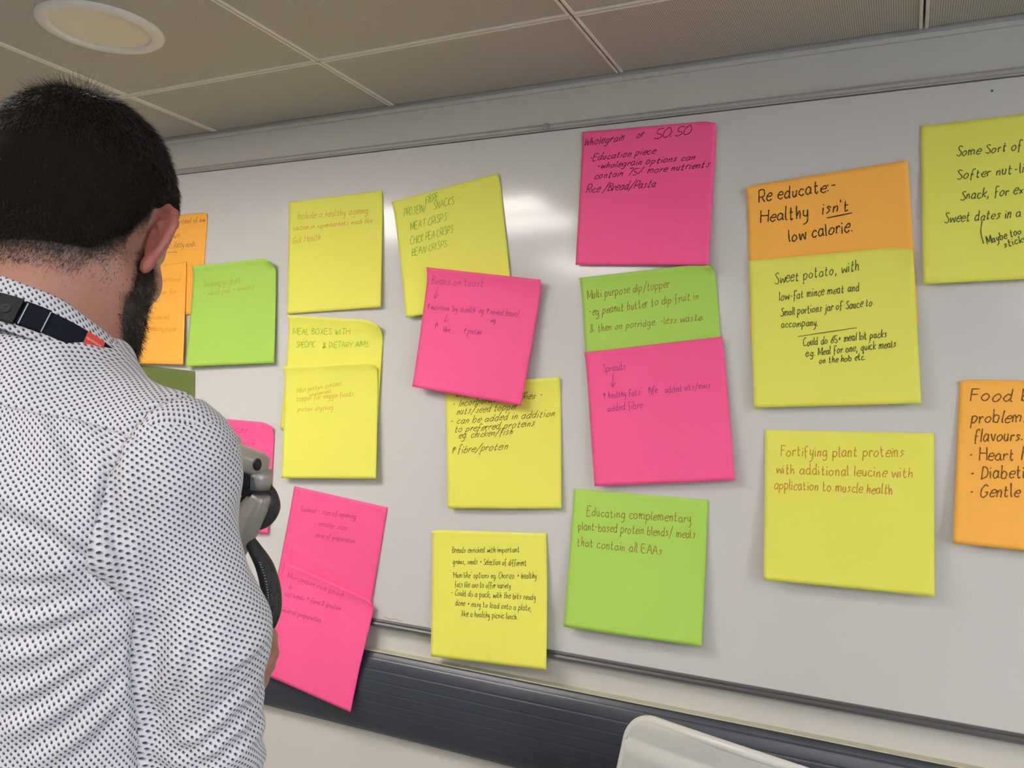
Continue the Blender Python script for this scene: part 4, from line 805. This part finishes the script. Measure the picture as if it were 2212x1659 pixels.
# ------------------------------------------------------------------ monitor arm on a wheeled pole, in front of the man
M['silver'] = mat('silver_paint', (.34, .32, .285), .36, .5, .35, noise=.03, nscale=30)
M['braid'] = mat('black_braided_sleeve', (.006, .006, .007), .38, .5, noise=.3, nscale=500, bump=.7, bscale=700)
M['screen'] = mat('dark_screen', (.01, .01, .012), .15)
px_, py_ = ARM['low'][-1][0]-.01, ARM['low'][-1][1]
ma = empty('monitor_arm', (px_, py_, 0), 'silver jointed monitor arm with a black cable sleeve beside the man\'s sleeve', 'monitor arm')
def MA(n, me, m, par=None, sm=True): return link(n, me, m, parent=par or ma, worldspace=True, smooth=sm)
MA('pole', tube_me([(px_, py_, .08), (px_, py_, .7), (px_, py_, 1.29)], .019, 24, up=(0, 1, 0)), M['silver'])
for k in range(5):
    a = 2*PI*k/5+.4; e = (px_+.27*math.cos(a), py_+.27*math.sin(a))
    MA('base_leg', tube_me([(px_+.02*math.cos(a), py_+.02*math.sin(a), .095), ((px_+e[0])/2, (py_+e[1])/2, .085), (e[0], e[1], .07)], [.022, .018, .013], 12), M['silver'])
    MA('caster', B().cyl((e[0]-.012*math.sin(a), e[1]+.012*math.cos(a), .0275), (e[0]+.012*math.sin(a), e[1]-.012*math.cos(a), .0275), .0275).me(), M['black'], sm=False)
MA('pole_collar', B().cyl((px_, py_, 1.215), (px_, py_, 1.265), .028).me(), M['black'], sm=False)
def sweep(pts, w, h, n=20, e=3.2, name='segment'):       # superelliptic tapered beam
    P = [Vector(p) for p in pts]; V = []; F = []
    for i, p in enumerate(P):
        t = (P[min(i+1, len(P)-1)]-P[max(i-1, 0)]).normalized(); a = t.cross(Vector((0, 0, 1))).normalized(); b_ = a.cross(t).normalized()
        for k in range(n):
            th = 2*PI*k/n; c, s = math.cos(th), math.sin(th); r = (abs(c)**e+abs(s)**e)**(-1/e)
            V.append(p+a*c*r*w[i]+b_*s*r*h[i])
        if i:
            for k in range(n): F.append(((i-1)*n+k, (i-1)*n+(k+1) % n, i*n+(k+1) % n, i*n+k))
    F += [tuple(range(n-1, -1, -1)), tuple((len(P)-1)*n+k for k in range(n))]
    return pd(name, V, F)
up = [Vector(p) for p in crom(ARM['upper'], 6)]; dr = (up[-1]-up[-2]).normalized()
up += [up[-1]+dr*.006, up[-1]+dr*.011, up[-1]+dr*.0135]
m_ = len(up); w_ = [.022]*m_; h_ = [.0195-.004*i/m_ for i in range(m_)]
for k, f_ in ((-1, .35), (-2, .75), (-3, .93)): w_[k] *= f_; h_[k] *= f_
ua_ = MA('upper_arm', sweep(up, w_, h_, 28, 2.6), M['silver'])
cp = Vector(ARM['upper'][-1])+Vector((.0125, -.0155, .0015)); MA('pivot_cap', B().sph(cp, .0085, (.6, .8, 1.0), 20).me(), M['black'], par=ua_)
pt, pb = Vector(ARM['pivt']), Vector(ARM['pivb'])
MA('pivot_housing', sweep([pt+Vector((0, 0, -.003)), pt+(pb-pt)*.5, pb], [.0155, .015, .0125], [.0155, .015, .0125], 24, 2.6), M['silver'])
MA('pivot_strip', B().box(pt.x-.003+.001, pt.x+.003+.001, pt.y-.0165, pt.y-.0145, pb.z+.002, pt.z-.012, bev=.001).me(), mat('blue_grey_strip', (.10, .13, .17), .3, .5, .5), sm=False)
MA('pivot_ring', B().cyl(pb+Vector((0, 0, -.0025)), pb+Vector((0, 0, .001)), .0165, n=32).me(), M['black'], sm=False)
c0, c1 = Vector(ARM['clamp0']), Vector(ARM['clamp1'])
b = B().box(c0.x-.010, c1.x+.010, c0.y-.010, c0.y+.018, c1.z-.004, c0.z+.010, bev=.003).box(c0.x+.004, c1.x+.010, c0.y-.006, c0.y+.014, c1.z-.016, c1.z+.002, bev=.003).box(c0.x-.034, c0.x-.006, c0.y-.006, c0.y+.012, c0.z-.002, c0.z+.012, bev=.003)
MA('cable_clamp', b.me(), M['black'], sm=False)
lo_ = [Vector(p) for p in crom(ARM['low'], 6)]; m_ = len(lo_)
w_ = [.0125+.004*min(1, i/8) for i in range(m_)]; h_ = [.012+.006*min(1, i/8) for i in range(m_)]; w_[0] *= .8; h_[0] *= .8
MA('lower_arm', sweep(lo_, w_, h_, 16, 5), M['silver'])
tr = [p+Vector((-.010, -.004, .0165)) for p in lo_[3:]]; MA('top_trim', sweep(tr, [.008]*len(tr), [.004]*len(tr), 12, 2.5), M['black'])
for key, r0 in (('c1', (.0065, .0105, .0125, .0115, .0085, .006)), ('c2', (.0065, .0095, .0125, .0140, .0145, .0135, .012, .012))):
    pts = crom(ARM[key], 8); rr_ = np.interp(np.linspace(0, 1, len(pts)), np.linspace(0, 1, len(r0)), r0)
    c_ = MA('cable_sleeve', tube_me(pts, list(rr_), 20, up=(0, 1, 0)), M['braid'])
    if key == 'c2':
        for k_, (i0, i1, o_) in enumerate(((14, 34, .0105),)):
            for j in range(i0, i1, 1):
                p = Vector(pts[j]); t = (Vector(pts[j+1])-p).normalized(); toc = Vector((.62, -.70, .33)).normalized(); sd_ = t.cross(toc).normalized()
                q_ = p+(toc*.93-sd_*-.36).normalized()*(rr_[j]+.0002); hgt = .0012+.001*abs(math.sin(j*1.9))
                MA('sleeve_print', B().box(q_.x-hgt, q_.x+hgt, q_.y-.0003, q_.y+.0003, q_.z-.0006, q_.z+.0006).me(), M['pale'], par=c_, sm=False)
mc_ = Vector(ARM['mon'])
hd = (Vector(b2w([0, 0, 1.55]))-mc_); az = math.atan2(hd.y, hd.x)+PI/2
sc_me = B().box(-.19, .15, -.012, .012, -.21, .060, bev=.006).me(); o = MA('display', sc_me, M['silver'], sm=False)
o.matrix_parent_inverse = Matrix.Translation((-px_, -py_, 0)); o.location = mc_; o.rotation_euler = (0, 0, az)
g_ = link('display_glass', B().box(-.182, .142, -.0128, -.0118, -.200, .052).me(), M['screen'], parent=o)
g_ = link('mount_plate', B().box(-.04, .04, .012, .03, -.03, .045, bev=.004).me(), M['black'], parent=o)
MA('wrist_joint', sweep([mc_+Vector((.03, .03, .02)), Vector(ARM['upper'][0])], [.014, .016], [.014, .018], 16, 3), M['silver'])

# ------------------------------------------------------------------ office chair by the wall
M['shell'] = mat('pale_grey_shell', (.50, .505, .485), .6, .5, noise=.015, nscale=6)
M['shell_rim'] = mat('pale_shell_rim', (.60, .60, .58), .3, .5)
ex = Vector((.96, -.279, 0)).normalized(); ez = Vector((0, 0, 1)); ey = ez.cross(ex)
TL_ = Vector((-.458, -.248, .979)); cc = TL_+ex*.235; seatc = cc-ey*.24; seatc.z = 0
ch = empty('office_chair', (seatc.x, seatc.y, 0), 'pale plastic office chair, its rounded backrest corner showing at the bottom edge', 'chair')
def CH(n, me, m, sm=True): return link(n, me, m, parent=ch, worldspace=True, smooth=sm)
Hh, Wd, r = .50, .235, .045; rows = []; path = []
def halfw(t):
    wv = Wd+.20*min(t, .16)-.10*max(0, t-.16)
    if t < r: wv -= r-math.sqrt(max(0, r*r-(r-t)**2))
    if Hh-t < r: wv -= r-math.sqrt(max(0, r*r-(r-(Hh-t))**2))
    return wv
ts = sorted(set([r*(1-math.cos(a)) for a in np.linspace(0, PI/2, 9)]+list(np.linspace(r, Hh-r, 14))+[Hh-r*(1-math.cos(a)) for a in np.linspace(0, PI/2, 9)]))
def bp(s, t, d): return cc+ex*(s*halfw(t))+ez*(-t-.012*(s*s))+ey*(d+.030*s*s-.16*max(0, t-.1)**2)
V = []; F = []; ns = 20
for side, dd in ((0, 0.0), (1, .016)):
    for t in ts: V += [bp(-1+2*k/ns, t, dd) for k in range(ns+1)]
nr = len(ts); n1 = ns+1
for i in range(nr-1):
    for k in range(ns):
        a = i*n1+k; F.append((a, a+n1, a+n1+1, a+1)); a += nr*n1; F.append((a, a+1, a+n1+1, a+n1))
me = pd('backrest', V, F); CH('backrest', me, M['shell'])
ring = [bp(-1, t, .008) for t in ts[::-1]]+[bp(-1+2*k/ns, 0, .008) for k in range(1, ns)]+[bp(1, t, .008) for t in ts]+[bp(1-2*k/ns, Hh, .008) for k in range(1, ns+1)]
ring = ring+[ring[0]]
CH('backrest_rim', tube_me(ring, .0095, 12, up=tuple(ey)), M['shell_rim'])
CH('seat', sweep([seatc+ey*.23+ez*.455, seatc+ey*.2+ez*.46, seatc+ez*.46, seatc-ey*.2+ez*.46, seatc-ey*.24+ez*.45], [.19, .23, .24, .23, .19], [.018, .028, .03, .028, .018], 32, 5), mat('grey_seat_fabric', (.10, .11, .13), .9, .2))
CH('spine', sweep([seatc+ez*.42, seatc+ey*.20+ez*.42, seatc+ey*.275+ez*.50, seatc+ey*.262+ez*.72], [.025]*4, [.012]*4, 12, 4), M['black'])
CH('gas_lift', tube_me([seatc+ez*.09, seatc+ez*.26, seatc+ez*.27, seatc+ez*.43], [.026, .026, .015, .015], 20, up=(0, 1, 0)), M['black'])
for k in range(5):
    a = 2*PI*k/5+.2; e = seatc+Vector((math.cos(a), math.sin(a), 0))*.25
    CH('base_leg', sweep([seatc+ez*.10, (seatc+e)/2+ez*.09, e+ez*.07], [.022, .018, .014], [.016, .013, .010], 12, 3), M['black'])
    sdv = Vector((-math.sin(a), math.cos(a), 0))*.014
    CH('caster', B().cyl(e+ez*.0275-sdv, e+ez*.0275+sdv, .0275).me(), M['black'], False)

# ------------------------------------------------------------------ sticky notes with handwriting
GL = {}
for ln_ in '''a 5 48 29 07 05 24 46|49 45 54
b 5 0d 04|07 29 48 46 34 14 05
c 4 48 29 07 05 24 45
d 5 48 29 07 05 24 46|4d 45 54
e 4 07 47 49 29 07 05 24 45
f 4 4c 3d 1c 15 12|08 38
g 5 48 29 07 05 24 46|49 42 20 01
h 4 0d 04|06 29 38 34
i 1 09 04|0b 0c
j 3 29 22 00|2b 2c
k 4 0d 04|49 06|16 44
l 1 0d 05 14
m 7 09 04|07 19 28 34|37 49 68 64
n 4 09 04|07 29 38 34
o 5 29 07 05 24 46 48 29
p 5 09 00|08 29 48 46 24 05
q 5 48 29 07 05 24 46|49 40 52
r 3 09 04|07 29 38
s 4 48 29 18 27 36 25 04
t 4 1c 15 24 35|09 39
u 4 09 05 24 36|39 34
v 4 09 24 49
w 6 09 14 38 54 69
x 4 09 44|49 04
y 4 09 06 25 37|39 32 10 00
z 4 09 49 04 44
A 6 04 3d 64|18 58
B 5 04 0d|0d 4c 4a 09|09 57 55 04
C 5 5c 3d 0a 06 24 55
D 6 0d 04|0d 3c 59 46 04
E 5 5d 0d 04 54|09 49
F 5 0d 04|0d 5d|09 49
G 6 5c 3d 0a 06 24 56 58|38 68
H 6 0d 04|6d 64|09 69
I 1 0d 04
J 4 4d 46 24 05
K 5 0d 04|5d 08 54
L 4 0d 04 44
M 7 04 0d 36 7d 74
N 6 04 0d 54 5d
O 6 3d 0a 06 24 56 5a 3d
P 5 04 0d|0d 4d 5b 48 08
R 5 04 0d|0d 4d 5b 48 08|28 54
S 5 5c 3d 1c 2a 48 56 34 05
T 6 0d 6d|3d 34
U 5 0d 06 24 46 4d
V 6 0d 34 6d
W 7 0d 24 3a 54 7d
X 5 0d 54|5d 04
Y 6 0d 39 6d|39 34
Z 5 0d 5d 04 54
0 5 3d 0a 06 24 56 5a 3d
5 5 5d 1d 19 48 56 34 05
6 5 4d 17 05 34 56 38 16
7 5 0d 5d 24
. 1 04 05
, 2 15 02
: 1 04 05|08 09
/ 5 02 5e
- 4 08 38
+ 5 18 58|3a 36
' 1 0d 0b
( 2 0d 08 23
% 6 5d 04|0b 0c|56 57
& 6 55 0b 2d 3b 06 14 46
^ 4 24 2c|08 2c 58
v 4 09 24 49
* 3 19 18 29
_ 9 04 94'''.splitlines():
    p = ln_.split(' ', 2); GL[p[0]] = (int(p[1]), [[(int(a[0], 16), int(a[1], 16)-4) for a in s.split()] for s in p[2].split('|')])
DOWN = (4, [[(2, 9), (2, 0)], [(0, 3), (2, 0), (5, 3)]])
def note_S(Cn, bend, lip, curls, u, v):
    u = np.asarray(u, float); v = np.asarray(v, float)
    c = [np.array(q) for q in Cn]; U = u[..., None]; Vv = v[..., None]
    top = c[0]*(1-U)+c[1]*U; bot = c[3]*(1-U)+c[2]*U; P = top*(1-Vv)+bot*Vv
    y = top[..., 1]+(bot[..., 1]-top[..., 1])*np.clip(v, 0, 2)**1.4-bend*np.sin(PI*u)*v-lip*np.exp(-v/.06)
    dz = 0
    for cu, cv, s, a in curls:
        if cu < 0: y = y-a*np.sin(PI*v); continue
        w_ = np.clip(1-np.hypot(u-cu, v-cv)/s, 0, 1)**1.5; y = y-a*w_; dz = dz-a*w_*(1 if cv == 0 else 0)
    P = P.copy(); P[..., 1] = y; P[..., 2] = P[..., 2]+dz; return P
PAPER = dict(yellow=(0.79, 0.765, 0.120), pink=(0.89, 0.100, 0.275), orange=(0.93, 0.44, 0.07), green=(0.39, 0.62, 0.10), shaded_green=(0.13, 0.165, 0.045))  # last entry: green paper darkened, the note's shade painted into its colour
PM = {k: mat(k+'_paper', c, .62, .25, noise=.03, nscale=9, bump=.25, bscale=90) for k, c in PAPER.items()}
INKS = {}
def paper_wave(u, v, ph):
    w_ = .0009*np.sin(u*5+ph)*np.sin(v*4.3+ph*.7)*v*(1-.3*u)+.0010*np.exp(-(((v-.62)-.25*(u-.5)*math.sin(ph))/.02)**2)*(.5+.5*np.sin(ph+u*3))
    return w_+.0007*np.sin(15*u+ph+3*v)*np.sin(11*v+2*ph-4*u)*np.exp(-v/.35)*np.clip(v*12, 0, 1)
for ni, (col, lab, Cn, bend, lip, curls, ink, pw, slant, texts) in enumerate(NOTES):
    n = 36; g_ = np.linspace(0, 1, n+1); v_, u_ = np.meshgrid(g_, g_, indexing='ij')
    P = note_S(Cn, bend, lip, curls, u_, v_)
    # soft paper waves and a faint crease, below the adhesive strip
    ph = ni*1.7; wav = paper_wave(u_, v_, ph)
    P[..., 1] -= wav
    front = P.reshape(-1, 3); back = front.copy(); back[:, 1] += .00045
    m1 = n+1; V = np.vstack([front, back]); F = []
    idx = lambda i, j: i*m1+j
    for i in range(n):
        for j in range(n):
            F.append((idx(i, j), idx(i+1, j), idx(i+1, j+1), idx(i, j+1)))
            o2 = m1*m1; F.append((o2+idx(i, j), o2+idx(i, j+1), o2+idx(i+1, j+1), o2+idx(i+1, j)))
    o2 = m1*m1
    for j in range(n):
        F.append((idx(0, j), idx(0, j+1), o2+idx(0, j+1), o2+idx(0, j))); F.append((idx(n, j+1), idx(n, j), o2+idx(n, j), o2+idx(n, j+1)))
        F.append((idx(j+1, 0), idx(j, 0), o2+idx(j, 0), o2+idx(j+1, 0))); F.append((idx(j, n), idx(j+1, n), o2+idx(j+1, n), o2+idx(j, n)))
    org = Vector(np.mean([Cn[0], Cn[1]], 0)); V = V-np.array(org)
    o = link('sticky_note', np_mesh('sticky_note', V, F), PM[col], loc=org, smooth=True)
    props(o, lab, 'sticky note', 'square sticky notes on the whiteboard')
    RV = []; RF = []
    def ribbon(pts, hw):
        pts = np.array(pts)
        if len(pts) < 2: return
        t = np.gradient(pts, axis=0); L_ = np.hypot(t[:, 0], t[:, 1])+1e-9; nn = np.stack([-t[:, 1]/L_, t[:, 0]/L_], 1)
        hwv = hw*(1+.18*np.sin(np.arange(len(pts))*1.3+len(RV)))[:, None]
        base = len(RV)
        for q in (pts+nn*hwv, pts-nn*hwv): RV.extend(q.tolist())
        k = len(pts)
        for i in range(k-1): RF.append((base+i, base+i+1, base+k+i+1, base+k+i))
    rr = random.Random(ni)
    for (s, u0, v0, u1, v1, h) in texts:
        e = np.array([u1-u0, v1-v0]); Ld = np.hypot(*e); e = e/Ld; up = np.array([e[1], -e[0]])
        chars = [DOWN if (c == 'v' and len(s) == 1) else GL.get(c) for c in s]
        adv = sum((c[0]+1.7 if c else 4.2) for c in chars)-1.7
        kx = Ld/max(adv, .1); ky = h/5.0; x = 0
        for c in chars:
            if c is None: x += 4.2; continue
            jy = rr.uniform(-.35, .35); js = rr.uniform(.9, 1.12); jr = rr.uniform(-.08, .08)
            for st in c[1]:
                pts = [(x+a+rr.uniform(-.25, .25)+(bb)*(slant+jr)*(ky/kx), bb*js+jy+rr.uniform(-.25, .25)) for a, bb in st]
                if s == '_': pts = [(x+a*1.0, 0) for a, bb in st]
                sm = crom([(p[0], p[1], 0) for p in pts], 5)
                ribbon([np.array([u0, v0])+e*p[0]*kx+up*p[1]*ky for p in sm], pw/1000/.3/2)
            x += c[0]+1.7
    if RF:
        R_ = np.array(RV); 
        Q = note_S(Cn, bend, lip, curls, R_[:, 0], R_[:, 1])
        ph = ni*1.7; uu, vv = R_[:, 0], R_[:, 1]
        wv = paper_wave(uu, vv, ph)
        Q[:, 1] -= wv+.0005
        keep = [f for f in RF if all(.005 < R_[i, 0] < .995 and .005 < R_[i, 1] < .995 for i in f)]
        if ink not in INKS: INKS[ink] = mat('felt_pen_ink', ink, .6, .2)
        link('handwriting', np_mesh('handwriting', Q-np.array(org), keep), INKS[ink], parent=o)
